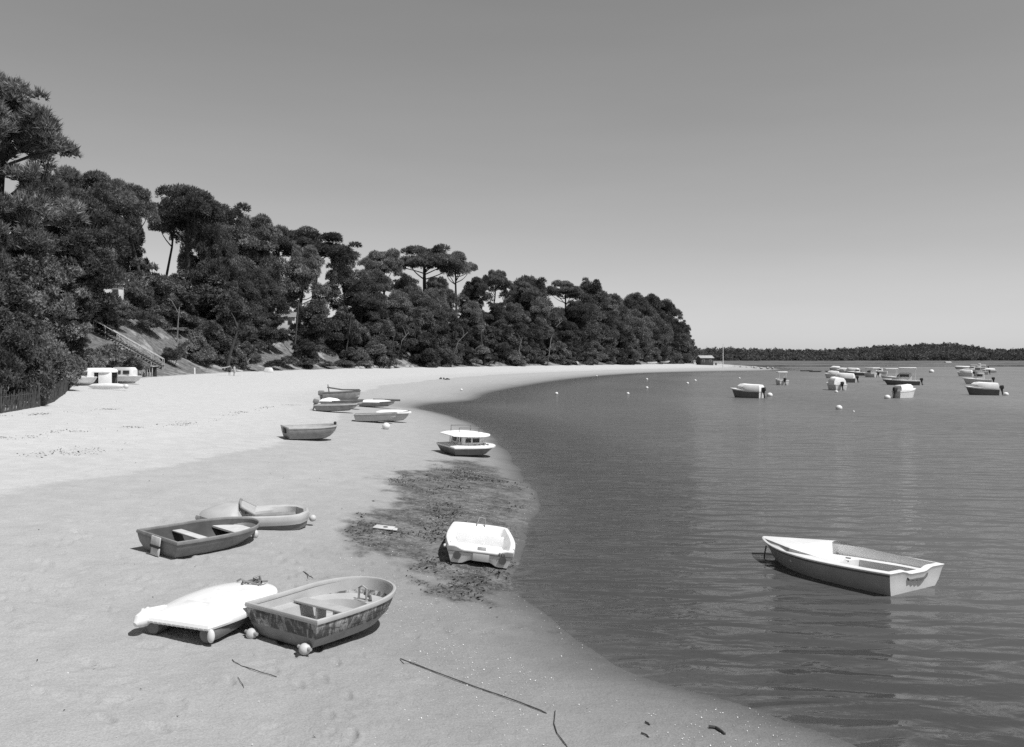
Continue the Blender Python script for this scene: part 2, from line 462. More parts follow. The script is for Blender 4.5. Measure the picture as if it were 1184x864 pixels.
t.l(t.math('SUBTRACT', 1.0, t.math('POWER', 2.718, t.math('MULTIPLY', dep, -7.0))), body.inputs[0])
t.l(tr.outputs[0], body.inputs[1]); t.l(df.outputs[0], body.inputs[2])
mx = t.n('ShaderNodeMixShader')
t.l(t.math('DIVIDE', t.math('MULTIPLY', fr.outputs[0], .85), t.math('ADD', 1.0, t.math('MULTIPLY', fr.outputs[0], 1.0))), mx.inputs[0]); t.l(body.outputs[0], mx.inputs[1]); t.l(gl.outputs[0], mx.inputs[2])
t.l(mx.outputs[0], t.out.inputs['Surface'])
tag(link('water', mew, None, [t.m]), kind='structure')

# ------------------------------------------------------------------ marsh and far woods
_x = NT('marsh_reeds')
c = _x.mapr(_x.noise(.08, _x.coord((.25, 2.2, 1)), 6, .7), .3, .7, .07, .17)
c = _x.math('MULTIPLY', c, _x.mapr(_x.noise(2.2, _x.coord(), 3, .7), .3, .7, .7, 1.25))
_x.principled(c, .9, .1)
xs = np.arange(95, 620, 3.0)
front = 446 + 9 * fbm(xs * .02, xs * 0 + 3, 3, 3) + np.where(xs < 150, (150 - xs) * .3, 0)
rows = [(0, -.1), (0, .5), (14, .75), (16, .45), (60, .5), (110, .6), (112, 1.1), (240, 1.1), (330, 1.0), (350, 1.6), (520, 2.5), (900, 4)]
V = np.array([[x, f + d, z + (.25 * vnoise(np.array(x * .3), np.array(d * .3 + 1.0), 5) if z > 0 else 0)] for d, z in rows for x, f in zip(xs, front)])
nx = len(xs)
i, j = np.meshgrid(np.arange(len(rows) - 1), np.arange(nx - 1), indexing='ij')
Fm = np.stack([i * nx + j, i * nx + j + 1, (i + 1) * nx + j + 1, (i + 1) * nx + j], -1).reshape(-1, 4)
tag(link('marsh', mesh_np('marsh', V, Fm, 4), None, [_x.m]), kind='structure')

def foliage(name, v, var=.35, scale=.35):
    t = NT(name)
    n = t.noise(scale, t.coord((1, 1, 1)), 3, .6)
    oi = t.n('ShaderNodeObjectInfo')
    c = t.mapr(n, .3, .7, v * (1 - var), v * (1 + var))
    c = t.math('MULTIPLY', c, t.mapr(oi.outputs['Random'], 0, 1, .62, 1.36))
    c = t.math('MULTIPLY', c, t.mapr(t.noise(2.2, None, 3, .7), .3, .7, .5, 1.5))
    d = t.n('ShaderNodeBsdfDiffuse'); t.l(c, d.inputs['Color'])
    tl = t.n('ShaderNodeBsdfTranslucent'); t.l(t.math('MULTIPLY', c, .7), tl.inputs['Color'])
    ad = t.n('ShaderNodeMixShader'); ad.inputs[0].default_value = .32
    t.l(d.outputs[0], ad.inputs[1]); t.l(tl.outputs[0], ad.inputs[2])
    t.l(ad.outputs[0], t.out.inputs['Surface'])
    return t.m
rng = np.random.default_rng(7)
def leaf_cloud(puffs, n, ln, wd, rng, spiky=.6, k=2, up=.5):
    """leaf or needle tufts spread through ellipsoid puffs: n tufts per unit of puff area"""
    Vs = []
    for (cx, cy, cz, rx, ry, rz) in puffs:
        m = max(12, int(n * (rx * ry + rx * rz + ry * rz) * 4.2))
        d = rng.normal(size=(m, 3)); d /= np.linalg.norm(d, axis=1)[:, None]
        d[:, 2] = np.where(d[:, 2] < -.35, -d[:, 2] * rng.random(m), d[:, 2])
        rr_ = .55 + .45 * rng.random(m) ** .6
        base = np.array([cx, cy, cz]) + d * rr_[:, None] * np.array([rx, ry, rz])
        for q in range(k):
            ax = d * spiky + rng.normal(size=(m, 3)) * .55 + np.array([0, 0, up])
            ax /= np.linalg.norm(ax, axis=1)[:, None]
            sd = np.cross(ax, d + rng.normal(size=(m, 3)) * .35); sd /= np.linalg.norm(sd, axis=1)[:, None] + 1e-9
            L = ln * (.6 + .8 * rng.random(m))[:, None]; wv_ = wd * (.6 + .8 * rng.random(m))[:, None]
            Vs.append(np.stack([base - sd * wv_ * .5, base + sd * wv_ * .5, base + ax * L], 1))
    V = np.concatenate(Vs).reshape(-1, 3)
    return V, np.arange(len(V)).reshape(-1, 3)

# far woods across the bay: one mass of crowns on a low ridge (nobody could count them)
def ridge(px):
    return np.interp(px, [780, 815, 850, 890, 940, 985, 1010, 1040, 1065, 1100, 1125, 1140, 1155, 1184, 1300], [405, 404, 403, 404.5, 405.5, 402.5, 400.5, 399.5, 398.5, 398, 400.5, 404, 404.5, 404, 403])
puffs = []
for k in range(2600):
    px = rng.uniform(770, 1290)
    y = rng.uniform(800, 905)
    fr_ = (y - 800) / 105
    x = (px - 592) / F * y
    ztop = z_at(float(ridge(px)), y) * (.30 + .72 * fr_ ** .7) + rng.normal() * .9
    r_ = rng.uniform(1.6, 3.2)
    puffs.append((x, y, ztop - r_ * 1.2, r_, r_, r_ * 1.35))
    if rng.random() < .6: puffs.append((x, y - 1, ztop - r_ * 3.2, r_ * .9, r_ * .9, r_ * 1.5))
Vw, Fw = leaf_cloud(puffs, .62, 1.25, 1.1, rng, .6, 1, .4)
tag(link('far_woods', mesh_np('far_woods', Vw, Fw, 3), None, [foliage('far_foliage', .125, .3, .05)]), kind='stuff')  # leaf tone raised so the colour carries the distance haze

# ------------------------------------------------------------------ trees
m_needle = foliage('pine_needles', .18, .45, .30)
m_leaf = foliage('dark_leaves', .135, .45, .5)
m_heath = foliage('heath_leaves', .19, .4, .6)
m_pale = foliage('pale_leaves', .24, .35, .6)
m_silver = foliage('silver_leaves', .36, .3, .6)
m_bark = grey('pine_bark', .07, .95, .05, .4, 3, .6)
m_palebark = grey('pale_bark', .20, .95, .05, .35, 3, .5)

def limb(bm, a, b, r0, r1, bend, rng, n=7, seg=6):
    a, b = Vector(a), Vector(b)
    off = Vector(rng.normal(size=3)) * bend
    pts = [a.lerp(b, i / seg) + off * math.sin(math.pi * i / seg) for i in range(seg + 1)]
    tube(bm, pts, [r0 + (r1 - r0) * i / seg for i in range(seg + 1)], n)
class Proto: pass
def make_proto(kind, seed):
    rng = np.random.default_rng(seed)
    p = Proto(); p.kind = kind
    bm = bmesh.new(); puffs = []
    if kind == 'umbrella':
        H, cr, z0 = 17.0, 5.2, 11.6
        lean = rng.normal(size=2) * .8
        top = Vector((lean[0], lean[1], 13.6))
        tr = [Vector((0, 0, -1)), Vector((lean[0] * .2, lean[1] * .1, 4)), Vector((lean[0] * .75, lean[1] * .7, 9)), top]
        tube(bm, tr, [.36, .30, .24, .15], 9)
        nb = 11
        for i in range(nb):
            a = 2 * math.pi * i / nb + rng.uniform(-.25, .25); r_ = cr * rng.uniform(.45, .85)
            c = (lean[0] + r_ * math.cos(a), lean[1] + r_ * math.sin(a), 13.9 - (r_ / cr) ** 2 * 1.7 + rng.uniform(-.8, .6))
            limb(bm, tr[2].lerp(top, rng.uniform(0, 1)), c, .13, .04, .35, rng, 5)
            rad_ = rng.uniform(1.15, 1.8)
            puffs.append((*c, rad_, rad_, rad_ * .85))
            for q in range(4):
                o_ = rng.normal(size=3) * np.array([1.1, 1.1, .7]); r2 = rng.uniform(.6, 1.2)
                puffs.append((c[0] + o_[0], c[1] + o_[1], c[2] + .5 + o_[2], r2, r2, r2 * .85))
        for i in range(9):
            r_ = cr * .5 * math.sqrt(rng.random()); a = rng.uniform(0, 6.28); rad_ = rng.uniform(1.1, 1.6)
            puffs.append((lean[0] + r_ * math.cos(a), lean[1] + r_ * math.sin(a), 15.5 + rng.uniform(-.6, .6), rad_, rad_, rad_ * .85))
        V, Fc = leaf_cloud(puffs, 27, .32, .12, rng, .8, 2, .6)
    elif kind == 'tall':
        H, cr = 14.5, 4.6
        lean = rng.normal(size=2) * .7
        tr = [Vector((0, 0, -1)), Vector((lean[0] * .3, lean[1] * .3, 4.5)), Vector((lean[0], lean[1], 9.5)), Vector((lean[0] * 1.2, lean[1] * 1.2, 12.6))]
        tube(bm, tr, [.38, .30, .2, .06], 9)
        nb = 40
        for i in range(nb):
            h = rng.uniform(0, 1) ** .8; z = 3.0 + 10.2 * h
            w = cr * (math.sin(math.pi * min(1, .28 + .72 * h)) ** .55) * rng.uniform(.35, 1.0)
            a = rng.uniform(0, 6.28)
            cx, cy = lean[0] * z / 11 + w * math.cos(a), lean[1] * z / 11 + w * math.sin(a)
            if i % 2 == 0: limb(bm, (lean[0] * (z - 1.5) / 11, lean[1] * (z - 1.5) / 11, z - 1.6), (cx, cy, z - .2), .10, .03, .3, rng, 5)
            rad_ = rng.uniform(1.0, 1.8)
            puffs.append((cx, cy, z, rad_, rad_, rad_ * rng.uniform(.9, 1.25)))
            for q in range(2):
                o_ = rng.normal(size=3) * np.array([.95, .95, .8]); r2 = rng.uniform(.6, 1.05)
                puffs.append((cx + o_[0], cy + o_[1], z + .3 + o_[2], r2, r2, r2 * .95))
        V, Fc = leaf_cloud(puffs, 24, .31, .12, rng, .8, 2, .55)
    elif kind == 'layered':
        H = 17.0
        tr = [Vector((-.3, 0, -1.5)), Vector((-.5, 0, 5)), Vector((-.2, 0.2, 10)), Vector((.3, 0, 14)), Vector((.4, 0, 16))]
        tube(bm, tr, [.45, .38, .28, .16, .05], 10)
        tiers = [(15.6, 1.6, 7), (13.9, 3.0, 12), (12.3, 4.0, 14), (9.6, 4.6, 11), (7.2, 4.9, 12), (5.0, 4.4, 9)]
        for z, w, n in tiers:
            for i in range(n):
                a = 2 * math.pi * i / n + rng.uniform(-.3, .3); r_ = w * rng.uniform(.35, 1.0)
                c = (r_ * math.cos(a), r_ * math.sin(a), z + rng.uniform(-.5, .5) + .10 * r_)
                limb(bm, (0, 0, z - 1.2), c, .12, .03, .25, rng, 6)
                rad_ = rng.uniform(.75, 1.25)
                puffs.append((*c, rad_, rad_, rad_ * .62))
                for q in range(3):
                    o_ = rng.normal(size=3) * np.array([.8, .8, .35]); r2 = rng.uniform(.4, .75)
                    puffs.append((c[0] + o_[0], c[1] + o_[1], c[2] + .35 + o_[2], r2, r2, r2 * .9))
        V, Fc = leaf_cloud(puffs, 30, .42, .10, rng, .9, 2, .75)
    elif kind == 'bushy':
        H, cr = 9.0, 4.0
        limb(bm, (0, 0, -1), (.2, 0, 6), .22, .06, .2, rng, 7)
        for i in range(30):
            h = rng.random(); z = .9 + 6.9 * h
            w = cr * (math.sin(math.pi * min(1, .32 + .66 * h)) ** .6) * rng.uniform(.2, .95); a = rng.uniform(0, 6.28)
            c = (w * math.cos(a), w * math.sin(a), z)
            if i % 3 == 0: limb(bm, (0, 0, max(0, z - 2)), c, .07, .02, .2, rng, 5)
            rad_ = rng.uniform(.8, 1.5)
            puffs.append((*c, rad_, rad_, rad_ * .85))
            o_ = rng.normal(size=3) * .8; r2 = rng.uniform(.5, .9)
            puffs.append((c[0] + o_[0], c[1] + o_[1], z + .4 + abs(o_[2]) * .5, r2, r2, r2 * .9))
        V, Fc = leaf_cloud(puffs, 24, .28, .17, rng, .6, 2, .4)
    elif kind == 'thicket':
        H, cr = 4.2, 2.6
        for i in range(9):
            limb(bm, (rng.normal() * .4, rng.normal() * .4, -.3), (rng.normal() * 1.1, rng.normal() * 1.1, rng.uniform(1.6, 3.2)), .05, .012, .2, rng, 5)
        for i in range(46):
            r_ = cr * math.sqrt(rng.random()) * .85; a = rng.uniform(0, 6.28); rad_ = rng.uniform(.45, .8)
            zt = 3.7 * (1 - (r_ / cr) ** 2 * .65)
            puffs.append((r_ * math.cos(a), r_ * math.sin(a), zt * rng.uniform(.12, 1.0), rad_, rad_, rad_))
        V, Fc = leaf_cloud(puffs, 55, .17, .09, rng, .5, 2, .4)
    else:   # shrub
        H, cr = 2.6, 1.7
        for i in range(5):
            limb(bm, (0, 0, -.3), (rng.normal() * .7, rng.normal() * .7, rng.uniform(.8, 1.6)), .035, .01, .1, rng, 5)
        for i in range(15):
            r_ = cr * math.sqrt(rng.random()) * .75; a = rng.uniform(0, 6.28); rad_ = rng.uniform(.4, .75)
            puffs.append((r_ * math.cos(a), r_ * math.sin(a), .5 + 1.5 * (1 - (r_ / cr) ** 2) * rng.uniform(.3, 1), rad_, rad_, rad_ * .9))
        V, Fc = leaf_cloud(puffs, 60, .17, .085, rng, .5, 2, .4)
    # bring the crown to exactly H high so that a tree can be set to its height
    p.trunk = bpy.data.meshes.new('trunk')
    bm.to_mesh(p.trunk); bm.free()
    p.trunk.polygons.foreach_set('use_smooth', [True] * len(p.trunk.polygons))
    p.trunk.materials.append(m_bark)
    p.H = float(np.percentile(V[:, 2], 99.7))
    p.W = float(np.percentile(np.abs(V[:, 0]), 98)) * 2
    p.V, p.F = V, Fc
    p.crowns = {}
    return p
def crown_mesh(p, mat):
    if mat.name not in p.crowns:
        me = mesh_np('crown', p.V, p.F, 3); me.materials.append(mat); p.crowns[mat.name] = me
    return p.crowns[mat.name]
PROT = {k: [make_proto(k, 100 * i + j) for j in range(n)] for i, (k, n) in enumerate((('umbrella', 4), ('tall', 5), ('layered', 1), ('bushy', 5), ('shrub', 4), ('thicket', 3)))}
trng = random.Random(5)
def hill_point(px, inland, ymax=700.):
    """the place in photo column px that lies this far up into the wood"""
    s = (px - PW / 2) / F
    y = np.geomspace(12, ymax, 2500)
    P = np.stack([s * y, y], 1)
    _, dw, _ = shore_wood(P)
    if not (dw >= inland).any(): return hill_point(px - 4, inland, ymax)
    k = int(np.argmax(dw >= inland))
    return float(P[k, 0]), float(P[k, 1])
TREES = []
NAMES = {'umbrella': ('pine_tree', 'pine tree'), 'tall': ('pine_tree', 'pine tree'), 'layered': ('pine_tree', 'pine tree'), 'bushy': ('leafy_tree', 'tree'), 'shrub': ('shrub', 'shrub'), 'thicket': ('bush', 'bush')}
def tree(kind, px, top, inland, wpx=None, mat=None, label=None, group=None, xy=None, seed=None, bark=None, sink=0.0):
    p = trng.choice(PROT[kind]) if seed is None else PROT[kind][seed % len(PROT[kind])]
    x, y = xy if xy is not None else hill_point(px, inland)
    zg = gz(x, y) - sink
    ht = max(z_at(top, y) - zg, .6)
    sz = ht / p.H
    sx = wpx / F * y / p.W if wpx else sz
    if kind in ('tall', 'bushy') and sz < .92 * sx:      # never squash a crown flat: let it stand deeper in the undergrowth
        sz = .92 * sx
        zg = z_at(top, y) - sz * p.H
    nm, cat = NAMES[kind]
    o = thing(nm, label, cat, (x, y, zg), (0, 0, trng.uniform(0, 6.28) if kind != 'layered' else 0.0), group)
    o.scale = (sx, sx, sz)
    mat = mat or (m_needle if kind in ('umbrella', 'tall', 'layered') else m_leaf if kind == 'bushy' else m_heath)
    link('trunk' if kind not in ('shrub', 'thicket') else 'stems', p.trunk, o)
    link('crown' if kind not in ('shrub', 'thicket') else 'foliage', crown_mesh(p, mat), o)
    TREES.append((o, kind, px, top, y, ht, mat))
    return o

# skyline pines, each set by its column, the row of its top and how far up the hill it stands
tree('layered', 4, 92, 13, 138, label='big near pine with spiky tiered boughs at the left edge of the photo')
sky_row = [('tall', -60, 150, 10, 120), ('umbrella', 98, 197, 22, 96), ('tall', 70, 228, 14, 90), ('umbrella', 165, 212, 26, 78), ('umbrella', 218, 219, 24, 84), ('tall', 240, 226, 34, 56),
           ('tall', 284, 249, 22, 80), ('umbrella', 322, 264, 26, 52), ('tall', 258, 262, 16, 60), ('umbrella', 362, 266, 22, 92), ('tall', 400, 286, 18, 46), ('tall', 345, 285, 14, 60),
           ('umbrella', 444, 289, 24, 48), ('umbrella', 492, 285, 26, 92), ('umbrella', 528, 291, 22, 46), ('umbrella', 568, 314, 26, 40), ('tall', 602, 328, 22, 46), ('tall', 622, 321, 26, 54),
           ('umbrella', 654, 325, 24, 46), ('tall', 682, 324, 22, 50), ('tall', 712, 341, 20, 44), ('tall', 740, 340, 18, 46), ('tall', 757, 341, 16, 34), ('tall', 775, 348, 12, 48), ('tall', 789, 372, 6, 26), ('tall', 128, 226, 30, 50), ('tall', 112, 236, 26, 50), ('umbrella', 190, 224, 34, 60), ('tall', 146, 246, 36, 46), ('umbrella', 250, 236, 28, 50), ('tall', 792, 385, 4, 22),
           ('tall', 545, 322, 20, 40), ('tall', 425, 312, 20, 40), ('tall', 310, 290, 18, 52), ('tall', 470, 318, 18, 50), ('tall', 510, 322, 18, 50)]
for i, (k, px, top, inl, w) in enumerate(sky_row): tree(k, px, top, inl, w, group='pines on the skyline of the wood', seed=i)
skx = [a[1] for a in sky_row]; 
def skyline(px):
    return float(np.interp(px, [0, 60, 100, 165, 220, 285, 320, 362, 400, 430, 490, 528, 545, 568, 590, 622, 682, 712, 757, 775, 792, 800], [140, 240, 205, 215, 222, 252, 266, 268, 290, 320, 300, 310, 330, 325, 332, 323, 326, 342, 343, 350, 372, 400]))
def base_row(px): return float(np.interp(px, [p[0] for p in wood_px], [p[1] for p in wood_px]))
for i, px in enumerate(range(262, 786, 21)):          # second row of pines, standing lower
    a, b = skyline(px), base_row(px)
    q = px + trng.uniform(-7, 7)
    if min(abs(q - 331), abs(q - 377)) < 15: continue
    tree('tall', q, a + (b - a) * trng.uniform(.20, .34), trng.uniform(10, 14), trng.uniform(44, 60) * (1 if px < 500 else .8), group='second row of pines in the wood')
for i, px in enumerate(range(275, 790, 17)):          # leafy trees on the slope
    a, b = skyline(px), base_row(px)
    q = min(px + trng.uniform(-6, 6), 786)
    if abs(q - 331) < 17 or abs(q - 377) < 12: continue
    tree('bushy', q, a + (b - a) * trng.uniform(.46, .60), trng.uniform(6, 9), trng.uniform(34, 50) * (1 if px < 500 else .8), group='leafy trees on the slope')
for i, px in enumerate(range(282, 796, 15)):          # low front edge of the wood
    a, b = skyline(px), base_row(px)
    q = min(px + trng.uniform(-5, 5), 794)
    if 286 < q < 345 or 366 < q < 398 or 458 < q < 480 or 570 < q < 590: continue
    tree('bushy', q, a + (b - a) * trng.uniform(.68, .82), trng.uniform(1.6, 4), trng.uniform(26, 38) * (1 if px < 500 else .8), mat=m_leaf if i % 3 else m_heath, group='low leafy trees along the front edge of the wood')
# left hillside
for px, top, inl, w, k, m in [(-20, 262, 12, 120, 'bushy', m_leaf), (30, 268, 14, 90, 'bushy', m_heath), (75, 275, 15, 80, 'bushy', m_leaf), (112, 262, 16, 60, 'tall', m_needle), (48, 300, 9, 76, 'bushy', m_heath), (96, 305, 12, 66, 'bushy', m_leaf), (5, 320, 7, 90, 'bushy', m_leaf),
                              (62, 348, 8, 62, 'bushy', m_heath), (118, 340, 12, 44, 'bushy', m_leaf), (30, 365, 4.5, 70, 'bushy', m_leaf), (84, 372, 6, 34, 'bushy', m_leaf),
                              (178, 303, 17, 66, 'bushy', m_leaf), (205, 318, 17, 50, 'bushy', m_leaf), (250, 308, 17, 70, 'bushy', m_leaf), (150, 318, 17, 40, 'bushy', m_leaf), (243, 372, 5, 40, 'bushy', m_leaf), (268, 345, 9, 50, 'bushy', m_leaf),
                              (262, 390, 4, 40, 'bushy', m_leaf)]:
    tree(k, px, top, inl, w, mat=m, group='trees on the left hillside')
# scrub on the open slope round the stairs
for px, top, inl, w, m in [(150, 352, 13, 34, m_heath), (172, 362, 12, 34, m_heath), (192, 352, 14, 40, m_heath), (212, 362, 13, 36, m_heath), (232, 368, 12, 30, m_heath), (165, 380, 27, 40, m_leaf), (180, 388, 25, 38, m_leaf), (205, 378, 12, 36, m_pale), (222, 384, 6, 30, m_heath),
                           (150, 372, 27, 30, m_pale), (128, 358, 13, 40, m_leaf), (140, 345, 15, 36, m_heath), (120, 398, 4, 44, m_heath), (140, 405, 2.6, 44, m_heath), (108, 410, 3, 26, m_pale), (158, 414, 1.4, 26, m_heath), (95, 424, 2, 20, m_heath), (200, 402, 4, 24, m_heath), (238, 400, 3.5, 26, m_pale),
                           (188, 372, 26, 26, m_pale), (330, 412, 2.5, 26, m_heath), (352, 414, 1.5, 22, m_heath), (380, 418, 1, 18, m_leaf), (398, 416, 1.5, 20, m_heath), (420, 418, 1.0, 18, m_pale), (318, 416, 1.6, 20, m_leaf), (595, 405, 1.2, 16, m_pale), (500, 411, 1, 18, m_heath), (548, 413, 1, 16, m_heath), (455, 415, .8, 18, m_heath), (655, 415, .8, 16, m_heath), (725, 415, .8, 14, m_heath)]:
    tree('shrub', px, top, inl, w, mat=m, group='shrubs on the sandy slope')
# near bush at the left edge, behind the paling fence
tree('thicket', 62, 390, 1.5, 62, mat=m_silver, label='pale leafy bush spilling over the end of the paling fence', xy=(on_ground(66, 452).x - .8, on_ground(66, 452).y + 1.2))
for px, top, dy, w, m in [(8, 380, 1.6, 74, m_leaf), (26, 402, 1.0, 50, m_leaf), (14, 424, .7, 50, m_leaf), (-40, 390, 1.6, 80, m_leaf)]:
    g = on_ground(px, 470 if px < 30 else 462)
    tree('thicket', px, top, 0, w, mat=m, xy=(g.x - .7, g.y + dy + .6), group='dark bushes behind the paling fence')

# ------------------------------------------------------------------ boats
m_white = grey('white_gelcoat', .72, .38, .4, .07, 2.5, .0, .45, .46, 2.4)
m_white2 = grey('weathered_white', .62, .5, .3, .10, 3, .0, .5, .36, 2.5)
m_dark = grey('dark_paint_and_shade', .13, .4, .4, .2, 3, .03, .3, .25, 3)  # dark paint; also shade coloured into moored hull sides and catamaran floats
m_side = grey('blue_side_paint', .36, .4, .4, .12, 2.2, .03, .5, .15, 1.6)  # the skiff side's own blue paint, as a grey
m_mid = grey('grey_hull_paint', .22, .5, .35, .22, 3, .05, .6, .12, 3)
m_port = grey('port_cover', .09, .5, .3, .2, 5)
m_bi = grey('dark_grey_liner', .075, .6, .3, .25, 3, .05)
m_b = grey('dark_grey_hull', .165, .5, .35, .25, 3, .05, .6, .26, 3)
m_midl = grey('pale_grey_plastic', .40, .5, .35, .10, 3, .05, .4, .26, 3)
m_inner = grey('grey_inner_liner', .41, .55, .3, .10, 2.5, .0, .4, .30, 3.2)
m_rubber = grey('black_rubber', .035, .6, .3, .3, 6)
m_metal = grey('dull_metal', .30, .35, .6, .2, 8)
m_ply = grey('bleached_plywood', .50, .8, .1, .15, 4, .1, .6, .33, 5, (1, 6, 1))
m_ball = grey('pale_float', .50, .5, .3, .12, 5, .05, .6, .3, 5)
m_glass = grey('dark_window', .05, .12, .5, .2, 3)
m_canvas = grey('white_canvas', .78, .8, .15, .06, 2, .08, .3, .6, 2)
m_stained = NT('stained_paint')
_n = m_stained
_v = _n.mapr(_n.noise(3, _n.coord(), 5, .6), .3, .7, .27, .44)
_b = _n.noise(8, _n.coord((1, 1, .4)), 9, .8, .6)
_v = _n.mix(_n.mapr(_b, .43, .54, 0, .9), _v, .07)
_c = _n.noise(2.6, _n.coord((.8, .8, 9)), 5, .7, .3)
_v = _n.mix(_n.mapr(_c, .54, .64, 0, .8), _v, .05)
_n.principled(_v, .75, .2, _n.bump(_n.noise(22, _n.coord((1, 1, 2)), 5, .7), .5, .01))
m_stained = m_stained.m

def plan(tr=.85, sm=.45, p=2.2, q=1.7):
    def f(s):
        if s <= sm: return tr + (1 - tr) * math.sin(math.pi / 2 * s / sm)
        u = (s - sm) / (1 - sm)
        return max(0.0, 1 - u ** p) ** (1 / q)
    return f
def loft(bm, L, B, pl, rings, n=22, nt=8, cap0=True, cap1=True):
    """closed plan-shaped rings joined one above another; ring = (breadth, aft x, fore x, z, side mat, transom mat[, own plan])
    z is a number or a function of (s along the side, u across the transom or None)"""
    out = []
    ss = [1 - (1 - k / n) ** 1.9 for k in range(n + 1)]
    for rg in rings:
        fb, xs, xe, zf = rg[:4]
        f = rg[6] if len(rg) > 6 else pl
        z = zf if callable(zf) else (lambda s, u, zf=zf: zf)
        row = []
        for k in range(nt):
            u = 1 - 2 * k / nt
            row.append((xs, u * fb * B / 2 * f(0), z(0, u)))
        for s in ss[:-1]: row.append((xs + (xe - xs) * s, -fb * B / 2 * f(s), z(s, None)))
        row.append((xe, 0, z(1, None)))
        for s in ss[-2:0:-1]: row.append((xs + (xe - xs) * s, fb * B / 2 * f(s), z(s, None)))
        out.append([bm.verts.new(v) for v in row])
    m = len(out[0])
    for a, b, rg in zip(out, out[1:], rings):
        for k in range(m):
            try: fc = bm.faces.new((a[k], a[(k + 1) % m], b[(k + 1) % m], b[k]))
            except ValueError: continue
            fc.material_index = rg[5] if k < nt else rg[4]
    for do, row, mi in ((cap0, out[0], rings[0][4]), (cap1, out[-1], rings[-1][4])):
        if do:
            c = bm.verts.new(sum((v.co for v in row), Vector()) / m)
            for k in range(m): bm.faces.new((row[k], row[(k + 1) % m], c)).material_index = mi
def sheer(D, rise=.2, dz=0.0, notch=0.0, nw=.4):
    def f(s, u):
        z = D * (1 + rise * s * s) + dz
        if u is not None and notch: z -= notch * float(np.clip((nw - abs(u)) / .22 + .5, 0, 1))
        return z
    return f
def place(o, x, y, ang, roll=0.0, pitch=0.0, z=None, sink=.02):
    o.location = (x, y, (gz(x, y) if z is None else z) - sink)
    m = Matrix.Rotation(R(ang), 3, 'Z') @ Matrix.Rotation(R(pitch), 3, 'Y') @ Matrix.Rotation(R(roll), 3, 'X')
    o.rotation_euler = m.to_euler()
def plank(name, mats, parent, c, s, bev=.012, rot=None):
    bm = bmesh.new(); box(bm, c, s, rot, bev); return obj(name, bm, mats, parent)
def outboard(parent, x, y, z, tilt=0.0, s=1.0, mat=None):
    bm = bmesh.new()
    rot = Matrix.Rotation(R(tilt), 3, 'Y')
    def P(a): return Vector((x, y, z)) + rot @ (Vector(a) * s)
    box(bm, P((-.17, 0, .27)), (.42 * s, .28 * s, .36 * s), rot, .07 * s)
    box(bm, P((-.16, 0, .02)), (.22 * s, .18 * s, .22 * s), rot, .04 * s)
    tube(bm, [P((-.16, 0, -.05)), P((-.18, 0, -.45)), P((-.19, 0, -.62))], [.08 * s, .06 * s, .05 * s], 8)
    box(bm, P((-.22, 0, -.42)), (.30 * s, .16 * s, .02 * s), rot, .004)
    ball(bm, P((-.2, 0, -.62)), .07 * s, (2.2, 1, 1), 10, rot)
    for k in range(3):
        a = k * 2.094
        box(bm, P((-.37, .10 * math.cos(a), -.62 + .10 * math.sin(a))), (.02 * s, .09 * s, .09 * s), rot @ Matrix.Rotation(a, 3, 'X'), .004)
    return obj('outboard_motor', bm, mat or m_rubber, parent)
